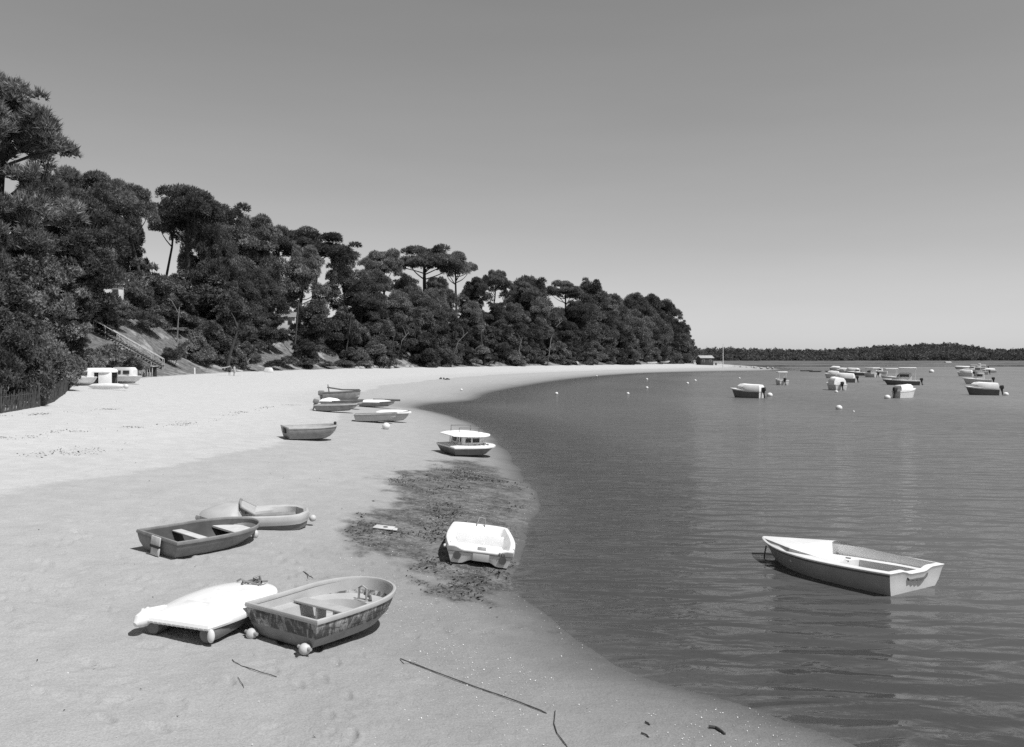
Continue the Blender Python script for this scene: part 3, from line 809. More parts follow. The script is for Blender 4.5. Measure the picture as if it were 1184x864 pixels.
def dinghy(name, label, L, B, D, outer, rim, inner, thw, tr=.88, p=2.4, q=1.9, sm=.45, rise=.18, thwarts=(.42,), bowseat=True, sternseat=False, ledge=False, cat='dinghy', group=None, band=None):
    """open rowing dinghy: shell with a thick rounded rim, thwarts and a bow seat"""
    t = thing(name, label, cat, group=group)
    pl = plan(tr, sm, p, q)
    lo = band or outer
    bm = bmesh.new()
    rs = [(.50, .14, L * .80, lambda s, u: .0 + .05 * s ** 3, 0, 0), (.76, .10, L * .87, lambda s, u: .05 + .10 * s ** 3, 0, 0), (.87, .06, L * .93, lambda s, u: D * .36 + .09 * s ** 2, 0, 0),
          (.90, .055, L * .94, lambda s, u: D * .40 + .09 * s ** 2, 1, 1), (.95, .02, L * .975, lambda s, u: D * .68 + .1 * s ** 2, 1, 1), (.975, .01, L * .985, sheer(D, rise, -.075), 1, 1), (.955, .025, L * .98, sheer(D, rise, -.035), 2, 2)]
    if ledge:
        rs += [(.94, .04, L - .06, sheer(D, rise, -.03), 2, 2), (.92, .05, L - .09, D * .64, 2, 2), (.68, .12, L * .77, D * .62, 2, 2), (.62, .20, L * .74, D * .20, 2, 2)]
    else:
        rs += [(.93, .045, L - .05, sheer(D, rise, -.03), 2, 2), (.86, .07, L - .10, D * .6, 2, 2), (.70, .13, L * .82, D * .20, 2, 2)]
    loft(bm, L, B, pl, rs)
    obj('hull', bm, [lo, outer, inner], t)
    bm = bmesh.new()
    loft(bm, L, B, pl, [(.965, .015, L * .983, sheer(D, rise, -.075), 0, 0), (.995, -.005, L - .004, sheer(D, rise, -.07), 0, 0), (1.005, -.01, L, sheer(D, rise, -.04), 0, 0), (.995, -.005, L - .004, sheer(D, rise, -.008), 0, 0), (.97, .01, L - .02, sheer(D, rise, .002), 0, 0),
                        (.935, .035, L - .042, sheer(D, rise, -.004), 0, 0), (.92, .045, L - .052, sheer(D, rise, -.03), 0, 0), (.925, .042, L - .05, sheer(D, rise, -.06), 0, 0)], cap0=False, cap1=False)
    obj('gunwale', bm, rim, t)
    for s in thwarts:
        w = .86 * B * pl(s)
        plank('thwart', thw, t, (L * s, 0, D * .70), (.24, w, .035))
    if bowseat:
        bm = bmesh.new()
        pts = [(L * .70 + (L * .93 - L * .70) * k / 8) for k in range(9)]
        top = [(x, .84 * B / 2 * pl(min(1, x / L + .03))) for x in pts]
        vs = [bm.verts.new((x, w, D * .74)) for x, w in top] + [bm.verts.new((x, -w, D * .74)) for x, w in top[::-1]]
        f = bm.faces.new(vs)
        r = bmesh.ops.extrude_face_region(bm, geom=[f]); bmesh.ops.translate(bm, vec=(0, 0, -.04), verts=[v for v in r['geom'] if isinstance(v, bmesh.types.BMVert)])
        obj('bow_seat', bm, thw, t)
    if sternseat: plank('stern_seat', thw, t, (.22, 0, D * .66), (.30, .86 * B * pl(.1), .035))
    return t, pl

# --- worn wooden-looking dinghy nearest to the camera
L, B, D = 2.22, 1.54, .50
t, pl = dinghy('stained_dinghy', 'weathered dinghy with a dark stained hull, resting on two pale ball wheels nearest the camera', L, B, D, m_stained, m_midl, m_inner, m_midl, tr=.97, p=2.6, q=2.0, sm=.5, thwarts=(), bowseat=False, ledge=True, band=m_mid)
bm = bmesh.new(); box(bm, (L * .46, 0, D * .70), (.26, B * .86, .04), None, .015); obj('thwart', bm, m_midl, t)
for y in (.16, -.20):
    bm = bmesh.new(); box(bm, (L * .46 - .02, y, D * .42), (.20, .05, D * .52), None, .01); obj('thwart_support', bm, m_midl, t)
bm = bmesh.new(); tube(bm, [(L * .80, .08, D * .6), (L * .80, .08, D * .6 + .20), (L * .80, 0, D * .6 + .25), (L * .80, -.08, D * .6 + .20), (L * .80, -.08, D * .6)], .018, 8)
box(bm, (L * .80, 0, D * .62), (.14, .26, .02), None, .006); obj('mooring_handle', bm, m_metal, t)
bm = bmesh.new(); tube(bm, [(L * .80, -.03, D * .86), (L * .83, -.10, D * .74), (L * .80, -.17, D * .64)], .028, 7); obj('mooring_strap', bm, m_dark, t)
for y in (.58, -.52):
    bm = bmesh.new(); ball(bm, (.0, y, .05), .085, (1, 1, 1), 24); w = obj('ball_wheel', bm, m_ball, t)
    bm = bmesh.new(); tube(bm, [(-.01, y - .13, .07), (-.01, y + .12, .07)], .025, 10); obj('axle', bm, m_metal, w)
place(t, -3.39, 12.50, 58, 1.6, 2.4, sink=-.03)

# --- white decked pedal catamaran beside it
L, B = 2.2, 1.38
t = thing('white_catamaran', 'bright white decked plastic catamaran with a square hatch, lying beside the stained dinghy', 'catamaran')
pl = plan(.78, .42, 2.4, 2.0)
bm = bmesh.new()
loft(bm, L, B, pl, [(.88, .05, L - .10, .17, 0, 0), (.985, .0, L - .01, .185, 0, 0), (1.0, -.02, L, .22, 0, 0), (.985, .0, L - .02, .26, 0, 0), (.88, .10, L - .15, .305, 0, 0), (.62, .30, L - .42, .345, 0, 0), (.25, .60, L - .7, .36, 0, 0)], 26, 14)
for k in range(13):
    tube(bm, [(-.008, -.46 + k * .077, .195), (.06, -.46 + k * .077, .25)], .024, 8)
obj('deck', bm, m_white, t)
plank('hatch', m_white2, t, (.42, .10, .322), (.46, .42, .03), .008, Matrix.Rotation(R(-7), 3, 'Y'))
for y in (.46, -.46):
    bm = bmesh.new()
    pts = [(.02, y, .10), (.05, y, .10), (.25, y, .10), (1.0, y * .98, .11), (1.7, y * .8, .13), (2.0, y * .5, .17)]
    tube(bm, pts, [.06, .11, .125, .125, .10, .03], 14)
    obj('float', bm, m_dark, t)  # floats coloured dark to carry the shade under the deck overhang
bm = bmesh.new()      # upswept horn at the port corner
tube(bm, [(-.12, .62, .17), (-.06, .61, .20), (.08, .58, .23), (.40, .52, .23)], [.04, .10, .13, .10], 14)
tube(bm, [(.05, .63, .28), (.05, .63, .355)], [.05, .02], 8)
tube(bm, [(.14, .62, .29), (.14, .62, .355)], [.045, .02], 8)
obj('corner_horn', bm, m_white, t)
bm = bmesh.new(); ball(bm, (.03, -.56, .11), .08, (.6, .7, 1.25), 14); obj('fender', bm, m_white2, t)
bm = bmesh.new()
rr_ = random.Random(3)
for k in range(7):
    p0 = Vector((1.80 + rr_.uniform(-.10, .10), rr_.uniform(-.20, .14), .35))
    tube(bm, [p0, p0 + Vector((rr_.uniform(-.1, .1), rr_.uniform(-.1, .1), .05)), p0 + Vector((rr_.uniform(-.16, .16), rr_.uniform(-.16, .16), .0))], .018, 6)
tube(bm, [(1.84, -.02, .32), (1.85, -.05, .43), (1.92, -.10, .46), (1.96, -.12, .32)], .02, 7)
obj('rope_bundle', bm, m_mid, t)
plank('deck_fitting', m_mid, t, (1.1, -.50, .30), (.06, .04, .03), .008)
place(t, -4.84, 12.40, 73, 2, -.5, sink=-.02)

# --- mid grey dinghy with bright thwart and panel on the transom
L, B, D = 2.66, 1.26, .41
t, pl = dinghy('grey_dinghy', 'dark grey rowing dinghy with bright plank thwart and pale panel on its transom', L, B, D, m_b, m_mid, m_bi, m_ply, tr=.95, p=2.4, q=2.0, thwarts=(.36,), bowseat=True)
bm = bmesh.new(); box(bm, (-.035, -.03, D * .75), (.03, .26, D * .44), None, .01); box(bm, (-.02, -.03, D * .23), (.03, .24, D * .38), None, .01); obj('transom_panel', bm, m_ply, t)
plank('transom_panel_strap', m_rubber, t, (-.055, -.03, D * .49), (.012, .27, .05), .003)
bm = bmesh.new(); ball(bm, (L + .03, -.02, .12), .075, (1, 1, 1.25), 14); tube(bm, [(L - .02, 0, D * 1.1), (L + .05, -.03, D * .8), (L + .02, -.02, .2)], .014, 6); obj('bow_fender', bm, m_ball, t)
bm = bmesh.new(); box(bm, (L * .5, 0, D * .32), (.22, B * .50, D * .28), None, .02); obj('foot_box', bm, m_dark, t)
place(t, -7.10, 17.1, 61.8, 7, 3.6, sink=.0)

# --- round sterned tender with a windscreen
L, B, D = 2.62, 1.34, .42
t = thing('round_tender', 'pale grey round ended tender with a pointed bow and small windscreen, behind the dark dinghy', 'dinghy')
pl = plan(.30, .28, 2.6, 1.25)
def pl(s):
    if s < .22: return .30 + .70 * math.sqrt(max(0, 1 - ((.22 - s) / .22) ** 2))
    u = (s - .22) / .78
    return max(0, 1 - u ** 2.5) ** .8
bm = bmesh.new()
loft(bm, L, B, pl, [(.62, .12, L * .86, .0, 0, 0), (.86, .06, L * .92, .05, 0, 0), (.92, .03, L * .95, .19, 1, 1), (.965, .01, L * .97, .20, 1, 1), (.99, .0, L * .99, .27, 1, 1), (1.0, -.02, L, .33, 1, 1), (.96, .0, L * .99, .40, 1, 1), (.88, .05, L * .95, .43, 1, 1), (.78, .12, L * .90, .40, 2, 2), (.74, .15, L * .62, .33, 2, 2), (.70, .18, L * .58, .12, 2, 2)], 26, 8)
obj('hull', bm, [m_dark, m_midl, m_inner], t)
bm = bmesh.new()
loft(bm, L, B, pl, [(.92, L * .57, L * .97, .40, 0, 0), (.82, L * .585, L * .94, .49, 0, 0), (.60, L * .60, L * .85, .58, 0, 0), (.34, L * .605, L * .74, .65, 0, 0)], 18, 8, cap0=False)
obj('foredeck', bm, m_midl, t)
bm = bmesh.new()
pk, ft = L * .605, L * .605 - .34
vs = [bm.verts.new(p) for p in ((pk, .30, .655), (pk, -.30, .655), (ft, -.44, .44), (ft, .44, .44))]
f = bm.faces.new(vs); r = bmesh.ops.extrude_face_region(bm, geom=[f]); bmesh.ops.translate(bm, vec=(.012, 0, -.02), verts=[v for v in r['geom'] if isinstance(v, bmesh.types.BMVert)])
obj('windscreen', bm, m_midl, t)
bm = bmesh.new(); tube(bm, [(ft, .44, .43), (pk - .02, .36, .62), (pk, .20, .69), (pk, -.20, .69), (pk - .02, -.36, .62), (ft, -.44, .43)], .028, 8); obj('windscreen_frame', bm, m_mid, t)
bm = bmesh.new(); ball(bm, (-.10, -.05, .18), .085, (1, 1, 1), 18); obj('float_ball', bm, m_ball, t)
plank('side_bench', m_mid, t, (.80, -.32, .26), (1.0, .26, .03))
place(t, -4.98, 21.1, 195, -3, 0, sink=.0)

# --- white motorboat seen from astern on the weed
L, B, D = 2.58, 1.60, .42
t = thing('white_motorboat', 'small white open motorboat seen from astern, two round dark holes in its transom', 'motorboat')
def pl(s):
    if s < .4: return .90 + .10 * math.sin(math.pi / 2 * s / .4)
    if s < .94: return 1 - .14 * ((s - .4) / .54) ** 1.6
    return .86 * max(0, 1 - ((s - .94) / .06) ** 2.6) ** .45
nz = dict(rise=.10, notch=.07, nw=.66)
def sh(dz): return sheer(D, .10, dz, .07, .66)
arch = lambda s, u: (.03 + .10 * (1 - min(1, (abs(u) / .62) ** 3)) if u is not None else .03 + .10 * s ** 3)
bm = bmesh.new()
loft(bm, L, B, pl, [(.70, .10, L * .84, lambda s, u: arch(s, u) + .01, 0, 0), (.86, .03, L * .90, arch, 0, 0), (.94, .0, L * .95, D * .45, 0, 0), (.965, -.02, L * .97, D * .66, 0, 1), (1.0, -.035, L * .985, D * .70, 0, 1), (1.0, -.035, L * .99, sh(-.03), 0, 0), (.99, -.03, L * .99, sh(-.008), 0, 0), (.96, -.01, L * .985, sh(0), 0, 0), (.86, .05, L * .955, sh(0), 0, 0),
                    (.83, .08, L * .935, sh(-.03), 0, 0), (.76, .17, L * .90, D * .70, 0, 0), (.72, .30, L * .72, .16, 0, 0)], 26, 20)
obj('hull', bm, [m_white, m_mid], t)
for y in (.50, -.50):
    bm = bmesh.new(); tube(bm, [(-.034, y, .195), (.05, y, .195)], .082, 24); obj('round_port', bm, m_port, t)
plank('bulkhead', m_white, t, (L * .60, 0, .27), (.05, B * .70, .26), .015)
plank('motor_pad', m_midl, t, (-.02, -.02, .205), (.05, .36, .16), .006)
plank('switch_panel', m_mid, t, (.06, -.02, .375), (.012, .19, .10), .004, Matrix.Rotation(R(35), 3, 'Y'))
bm = bmesh.new()
for k in range(3): box(bm, (-.045, -.42 - k * .055, .345), (.006, .03, .05), None, .002)
obj('registration_mark', bm, m_mid, t)
bm = bmesh.new(); ball(bm, (.35, B / 2 * .99, .30), .05, (1.4, .8, .8), 10); obj('side_fitting', bm, m_white2, t)
for y in (.68, -.72):
    bm = bmesh.new(); ball(bm, (.22, y, D - .02), .04, (1, .8, .6), 10); obj('cleat', bm, m_rubber, t)
bm = bmesh.new(); tube(bm, [(L * .93, -.1, .44), (L * .95, -.1, .62), (L * .95, .05, .64), (L * .93, .1, .44)], .014, 6); obj('bow_rail', bm, m_metal, t)
place(t, -.73, 18.82, 92.4, 7.6, .2, sink=.0)

# --- small cabin boat with a curved hardtop at the water's edge
L, B, D = 2.5, 2.0, .40
t = thing('cabin_boat', 'small white cabin boat with a curved hardtop and dark hull, aground at the water edge', 'cabin boat')
pl = plan(.90, .45, 2.4, 1.5)
bm = bmesh.new()
loft(bm, L, B, pl, [(.55, .30, L * .72, .0, 0, 0), (.80, .16, L * .82, .05, 0, 0), (.97, .02, L * .97, D - .06, 1, 1), (1.01, .0, L, D - .05, 1, 1), (1.01, .0, L, D, 1, 1), (.97, .04, L * .97, D + .03, 1, 1), (.5, .4, L * .7, D + .08, 1, 1)], 20, 8)
obj('hull', bm, [m_dark, m_white], t)
bm = bmesh.new(); loft(bm, L * .5, B * .62, plan(.9, .5, 3, 2.2), [(1.0, .0, L * .50, .0, 0, 0), (.97, .02, L * .48, .36, 0, 0), (.9, .05, L * .45, .38, 0, 0)], 14, 6); c = obj('cabin', bm, m_white, t); c.location = (L * .22, 0, D + .05)
for (x, y, sx, sy) in ((L * .22 + .28, -B * .30, .26, .03), (L * .22 + .66, -B * .30, .34, .03), (L * .22 - .005, -.28, .03, .26), (L * .22 - .005, .22, .03, .34)):
    plank('window', m_glass, t, (x, y, D + .27), (sx, sy, .19), .005)
bm = bmesh.new(); loft(bm, L * .86, B * 1.0, plan(.7, .5, 2.2, 1.5), [(1.0, 0, L * .86, .0, 0, 0), (.99, .0, L * .86, .03, 0, 0), (.7, .25, L * .65, .12, 0, 0), (.3, .6, L * .4, .16, 0, 0)], 16, 6); c = obj('hardtop', bm, m_canvas, t); c.location = (L * .02, .05, D + .46)
for x in (.35, L * .66):
    for y in (-.45, .45):
        bm = bmesh.new(); tube(bm, [(x + .1, y, D + .03), (x + .1, y, D + .50)], .02, 6); obj('hardtop_post', bm, m_white, t)
bm = bmesh.new(); tube(bm, [(.5, .5, D + .52), (.5, .5, D + .84), (1.5, .5, D + .84), (1.5, .5, D + .52)], .022, 6); tube(bm, [(.5, -.3, D + .56), (.5, -.3, D + .80), (1.5, -.3, D + .80), (1.5, -.3, D + .56)], .02, 6); obj('roof_rail', bm, m_dark, t)
bm = bmesh.new()
rr_ = random.Random(8)
for k in range(9):
    p0 = Vector((1.2 + k * .09, -.75 + .5 * rr_.random(), D + .07)); tube(bm, [q0 if k else p0 - Vector((.1, 0, 0)), p0], .025, 6); q0 = p0
obj('deck_gear', bm, m_mid, t)
place(t, -2.98, 38.3, 31, 2.5, 2.0, sink=.0)

# --- plain grey dinghy alone on the middle of the beach
L, B, D = 2.40, 1.5, .56
t, pl = dinghy('grey_dinghy', 'plain grey open dinghy lying alone on the damp sand in the middle of the beach', L, B, D, m_mid, m_midl, m_midl, m_midl, tr=.90, p=2.4, q=1.9, thwarts=(.45,), bowseat=False)
plank('transom_plate', m_rubber, t, (.0, .02, D * .68), (.05, .34, D * .42), .01)
bm = bmesh.new(); ball(bm, (L - .1, 0, D * 1.26), .07, (1, .7, 1), 10); obj('bow_post', bm, m_rubber, t)
place(t, -10.1, 38.3, 30, 2, 2.0, sink=.0)

# --- cluster of boats drawn up further along
def beached(px, py, ang, L, B, D, label, outer, rim, inner, **kw):
    g = on_ground(px, py)
    t, pl = dinghy(kw.pop('name', 'beached_dinghy'), label, L, B, D, outer, rim, inner, kw.pop('thw', inner), group='boats drawn up together on the beach', **kw)
    rl = kw.get('roll', 0)
    place(t, g.x, g.y, ang)
    return t
def cover(t, L, B, D, x0, x1, h, mat, name='boat_cover'):
    bm = bmesh.new()
    pl = plan(.86, .45, 2.3, 1.7)
    loft(bm, L, B, pl, [(1.04, x0, x1, D - .06, 0, 0), (1.05, x0 - .01, x1, D + .02, 0, 0), (.8, x0 + .15, x1 - .2, D + h * .6, 0, 0), (.35, x0 + .5, x1 - .7, D + h, 0, 0)], 18, 8)
    return obj(name, bm, mat, t)
t = beached(374, 466.0, 4, 3.2, 1.6, .95, 'dark dinghy with a tall raked post at its stern, furthest back in the cluster', m_mid, m_dark, m_midl)
bm = bmesh.new(); tube(bm, [(.5, .2, .6), (.35, .2, 1.6)], [.06, .04], 6); obj('raked_post', bm, m_dark, t)
bm = bmesh.new(); tube(bm, [(.3, .3, 1.35), (1.6, .1, 1.15), (3.1, -.1, 1.15)], .07, 6); obj('boom', bm, m_dark, t)
outboard(t, .0, .1, .55, 0, 1.2, m_mid)
t = beached(372, 470.5, 2, 3.2, 1.5, .50, 'grey dinghy with a white sheet over its stern, in the middle of the beached cluster', m_mid, m_dark, m_midl)
cover(t, 3.2, 1.5, .5, -.05, 1.4, .22, m_canvas, 'sheet')
t = beached(366, 475.0, -3, 2.9, 1.4, .46, 'low dark grey dinghy at the near left end of the beached cluster', m_mid, m_midl, m_mid)
outboard(t, .0, .1, .40, 18, .9, m_mid)
t = beached(416, 470.0, -6, 3.0, 1.4, .42, 'dark rimmed dinghy under a flat white cover, right of the beached cluster', m_mid, m_dark, m_midl)
cover(t, 3.0, 1.4, .42, .05, 2.75, .16, m_canvas)
bm = bmesh.new(); tube(bm, [(.9, .9, .55), (3.2, 1.0, .50)], .09, 7); obj('spar', bm, m_dark, t)
t = beached(410, 487.0, 6, 2.6, 1.4, .46, 'pale grey dinghy with a dark keel, nearest of the beached cluster', m_midl, m_mid, m_inner)
t = beached(437, 486.5, 8, 2.0, 1.3, .55, 'short grey dinghy topped with a bright white lid, right end of the beached cluster', m_midl, m_mid, m_inner)
cover(t, 2.0, 1.3, .55, -.1, 2.1, .14, m_canvas, 'lid')

# --- white boat afloat in the foreground water
L, B, D = 3.95, 2.05, .52
t = thing('white_skiff', 'long white open skiff with a grey side, floating alone in the foreground water', 'skiff')
pl = plan(.90, .42, 1.9, 1.25)
def bowlike(s): return .95 + .05 * s
blunt = lambda s: (.90 + .10 * min(1, s / .35) - .12 * max(0, s - .35)) if s < .95 else .93 * max(0, 1 - ((s - .95) / .05) ** 2.5) ** .4
rise = .28
dk = sheer(D, rise, 0, .0)
bm = bmesh.new()
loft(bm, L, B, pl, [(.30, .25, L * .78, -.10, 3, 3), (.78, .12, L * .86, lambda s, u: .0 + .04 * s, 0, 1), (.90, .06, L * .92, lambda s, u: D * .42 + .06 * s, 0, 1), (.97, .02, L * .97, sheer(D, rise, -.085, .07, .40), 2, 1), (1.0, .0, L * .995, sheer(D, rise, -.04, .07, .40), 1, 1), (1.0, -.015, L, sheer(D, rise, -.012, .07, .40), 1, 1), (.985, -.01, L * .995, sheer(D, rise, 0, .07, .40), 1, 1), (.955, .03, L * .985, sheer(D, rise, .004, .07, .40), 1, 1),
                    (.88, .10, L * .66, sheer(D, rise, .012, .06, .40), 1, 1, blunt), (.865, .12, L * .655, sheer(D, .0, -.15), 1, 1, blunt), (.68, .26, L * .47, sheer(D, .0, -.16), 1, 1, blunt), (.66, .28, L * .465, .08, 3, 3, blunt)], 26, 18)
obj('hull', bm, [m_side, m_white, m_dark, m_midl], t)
bm = bmesh.new()
rr_ = random.Random(4)
up = [(-.40, .425), (-.33, .37), (-.27, .35), (-.1, .352), (0, .36), (.12, .352), (.3, .36), (.36, .40)]
lo = [(.30, .335), (.20, .345), (.12, .315), (.04, .335), (-.03, .305), (-.10, .325), (-.18, .298), (-.27, .315), (-.36, .36)]
vs = [bm.verts.new((-.004, y * .9, z - .03)) for y, z in up + lo]
f = bm.faces.new(vs); r = bmesh.ops.extrude_face_region(bm, geom=[f]); bmesh.ops.translate(bm, vec=(.05, 0, 0), verts=[v for v in r['geom'] if isinstance(v, bmesh.types.BMVert)])
obj('worn_patch', bm, m_dark, t)
for x, y in ((L * .84, .16), (L * .47, -.35)):
    bm = bmesh.new(); box(bm, (x, y, dk(.9, None) - (.0 if x > L * .6 else .22)), (.12, .05, .03), None, .01); obj('cleat', bm, m_metal, t)
bm = bmesh.new(); tube(bm, [(L * .97, .02, .45), (L * .985, .03, .2), (L * .99, .05, -.2)], .018, 7); tube(bm, [(L * .93, .0, .1), (L * .985, .03, .22)], .02, 6); obj('mooring_line', bm, m_dark, t)
place(t, 8.14, 17.25, 122.9, 1.3, 2.6, z=-.05, sink=0)

# --- boats at their moorings
GM = 'boats at their moorings in the bay'
def moored(px, py, ang, L, label, D=.85, B=None, side=None, cov=None, cabin=None, top=None, motor=True, motor_mat=None, floats=(), windows=True, cat='motorboat'):
    P = at_z(px, py, 0)
    B = B or L * .40
    t = thing('moored_boat', label, cat, group=GM)
    pl = plan(.88, .42, 2.0, 1.35)
    bm = bmesh.new()
    rise = .30
    loft(bm, L, B, pl, [(.4, .15, L * .76, -.18, 0, 1), (.84, .08, L * .86, .02, 0, 1), (.96, .03, L * .95, sheer(D, rise, -.16), 0, 1), (1.0, .0, L * .98, sheer(D, rise, -.14), 1, 1), (1.0, .0, L, sheer(D, rise, 0), 1, 1), (.93, .05, L * .96, sheer(D, rise, .01), 1, 1), (.84, .10, L * .62, sheer(D, rise, .0), 1, 1), (.80, .14, L * .60, D * .45, 1, 1)], 16, 6)
    obj('hull', bm, [side or m_dark, m_white], t)  # dark side tone carries the shade away from the sun, transom stays white
    if cov:
        x0, x1, h = cov; h += .12
        bm = bmesh.new()
        loft(bm, L, B, pl, [(1.01, L * x0, L * x1, sheer(D, rise * .6, -.02), 0, 0), (.97, L * x0, L * x1 - .02, sheer(D, rise * .6, h * .55), 0, 0), (.7, L * x0 + .12, L * x1 - .35, sheer(D, .1, h), 0, 0), (.3, L * x0 + .5, L * x1 - .9, sheer(D, .1, h * 1.08), 0, 0)], 14, 6)
        obj('boat_cover', bm, m_canvas, t)
    if cabin:
        x0, x1, h = cabin
        bm = bmesh.new()
        loft(bm, L * (x1 - x0), B * .72, plan(.95, .5, 3, 1.9), [(1, 0, L * (x1 - x0) * 1.12, 0, 0, 0), (.95, .0, L * (x1 - x0) * 1.05, h * .45, 0, 0), (.86, .03, L * (x1 - x0) * .84, h, 0, 0), (.7, .1, L * (x1 - x0) * .7, h + .06, 0, 0)], 12, 6)
        c = obj('cabin', bm, m_white, t); c.location = (L * x0, 0, D)
        for y in (1, -1): 
            plank('window', m_glass, t, (L * (x0 + x1) / 2, y * B * .335, D + h * .66), (L * (x1 - x0) * .62, .05, h * .34), .01)
        plank('windscreen', m_glass, t, (L * x1 * .985, 0, D + h * .66), (.06, B * .5, h * .34), .01, Matrix.Rotation(R(-25), 3, 'Y'))
    if top:
        x0, x1, h = top
        bm = bmesh.new(); box(bm, (L * (x0 + x1) / 2, 0, D + h), (L * (x1 - x0), B * .9, .2), None, .08); r = obj('hardtop', bm, m_canvas, t)
        for x in (x0 + .03, x1 - .03):
            for y in (-.3, .3):
                bm = bmesh.new(); tube(bm, [(L * x, y * B, D * .8), (L * x, y * B, D + h - .03)], .035, 6); obj('post', bm, m_white, t)
    if motor: outboard(t, -.02, 0, D * .78, motor if motor is not True else 8, 1.25, motor_mat)
    place(t, P[0], P[1], ang, 0, 0, z=0, sink=0)
    return t
# px, py mark the transom at the water
moored(881, 460.5, 138, 4.0, 'covered motorboat with a dark side and black outboard, nearest on the left of the moorings', cov=(.0, .78, .55))
moored(907, 445.5, 96, 2.9, 'little boat seen from astern under a tall square white arch, left of the moorings', top=(.2, .55, 1.35), B=1.9, side=m_white2, motor=True)
moored(973, 451.5, 100, 3.6, 'motorboat seen from astern, white float beside its dark outboard', cov=(.1, .8, .75), B=2.1, side=m_white2)
moored(990, 442.5, 150, 4.6, 'white covered boat with grey side, just behind the one with the float', cov=(.08, .8, .7), side=m_mid)
moored(972, 437.5, 150, 3.6, 'small white boat peeping over the covered boat with the dark patch', cov=(.1, .8, .6), side=m_white2, motor=False)
moored(994, 433.6, 130, 4.6, 'white boat with a rounded cover, left one of the far trio', cov=(.08, .85, .8), side=m_white2)
moored(1003, 434.5, 160, 5.0, 'long low dark boat with a white cuddy, middle one of the far trio', cabin=(.35, .6, .8), motor=True)
moored(1015, 436.5, 110, 4.6, 'broad white boat with a slanting roof, right one of the far trio', cabin=(.3, .62, .8), top=(.1, .7, 1.35), B=2.4, side=m_white2)
moored(1064, 445.5, 156, 6.0, 'large cabin cruiser with a raised hardtop and dark hull, in the middle of the moorings', D=.8, cabin=(.22, .60, 1.25), top=(.10, .55, 2.1), B=2.5)
moored(1036, 460.5, 28, 3.4, 'white bowed boat pointing right with a dark outboard on its left end', cov=(.06, .85, .5), side=m_white, motor=True)
moored(1156, 457.3, 152, 3.9, 'dark hulled boat under a long white cover with black outboard, nearest on the right', cov=(.02, .82, .55))
moored(1147, 444.5, 150, 4.7, 'white boat with a square cabin and dark waterline, behind the nearest on the right', cabin=(.25, .55, 1.1), side=m_white2)
moored(1125, 435.3, 138, 3.8, 'small white covered boat at the left of the right hand group', cov=(.05, .85, .6), side=m_white)
moored(1143, 433.2, 150, 6.0, 'white cruiser with a long flat roof among the far right boats', cabin=(.3, .55, 1.0), top=(.1, .75, 1.7), side=m_white2)
moored(1152, 431.5, 160, 4.0, 'plain white open boat furthest right among the far boats', side=m_white2, cov=(.1, .8, .4), motor=False)
moored(1142, 427.6, 150, 6.5, 'far white boat with a tall wheelhouse near the marsh', cabin=(.35, .55, 1.5), side=m_white2)
moored(1123, 427.0, 165, 6.5, 'far flat white boat with an upright bow post near the marsh', side=m_white2, cov=(.1, .9, .25), motor=False)
moored(973, 428.3, 160, 4.5, 'tiny far white boat lying alone above the float boat', side=m_white2, cov=(.1, .8, .5), motor=False)
moored(1044, 441.0, 168, 4.2, 'white boat with a flat awning, half hidden behind the large cabin cruiser', side=m_white2, top=(.25, .8, 1.6), motor=False)
moored(983, 431.5, 140, 4.2, 'tiny white boat squeezed between the far trio and the lone far boat', side=m_white2, cov=(.1, .8, .5), motor=False)
moored(1026, 433.0, 150, 4.2, 'tiny white boat at the right shoulder of the far trio', side=m_white2, cabin=(.3, .6, .8), motor=False)
moored(1133, 430.3, 155, 5.0, 'far white boat with a low cabin in the middle of the right group', side=m_white2, cabin=(.3, .6, .9), motor=False)
for px, py, L, a, lab in ((926, 429.3, 4.4, 5, 'low dark rowing boat off the end of the sand spit'), (936, 430.2, 4.0, -4, 'second low dark rowing boat just right of the first off the sand spit'), (955, 430.0, 3.2, 8, 'small dark rowing boat with a pale bow, right of the dark pair')):
    P = at_z(px, py, 0)
    t, pl = dinghy('rowing_boat', lab, L, 1.3, .42, m_dark, m_dark, m_mid, m_mid, cat='rowing boat')
    place(t, P[0], P[1], a, z=-.08, sink=0)

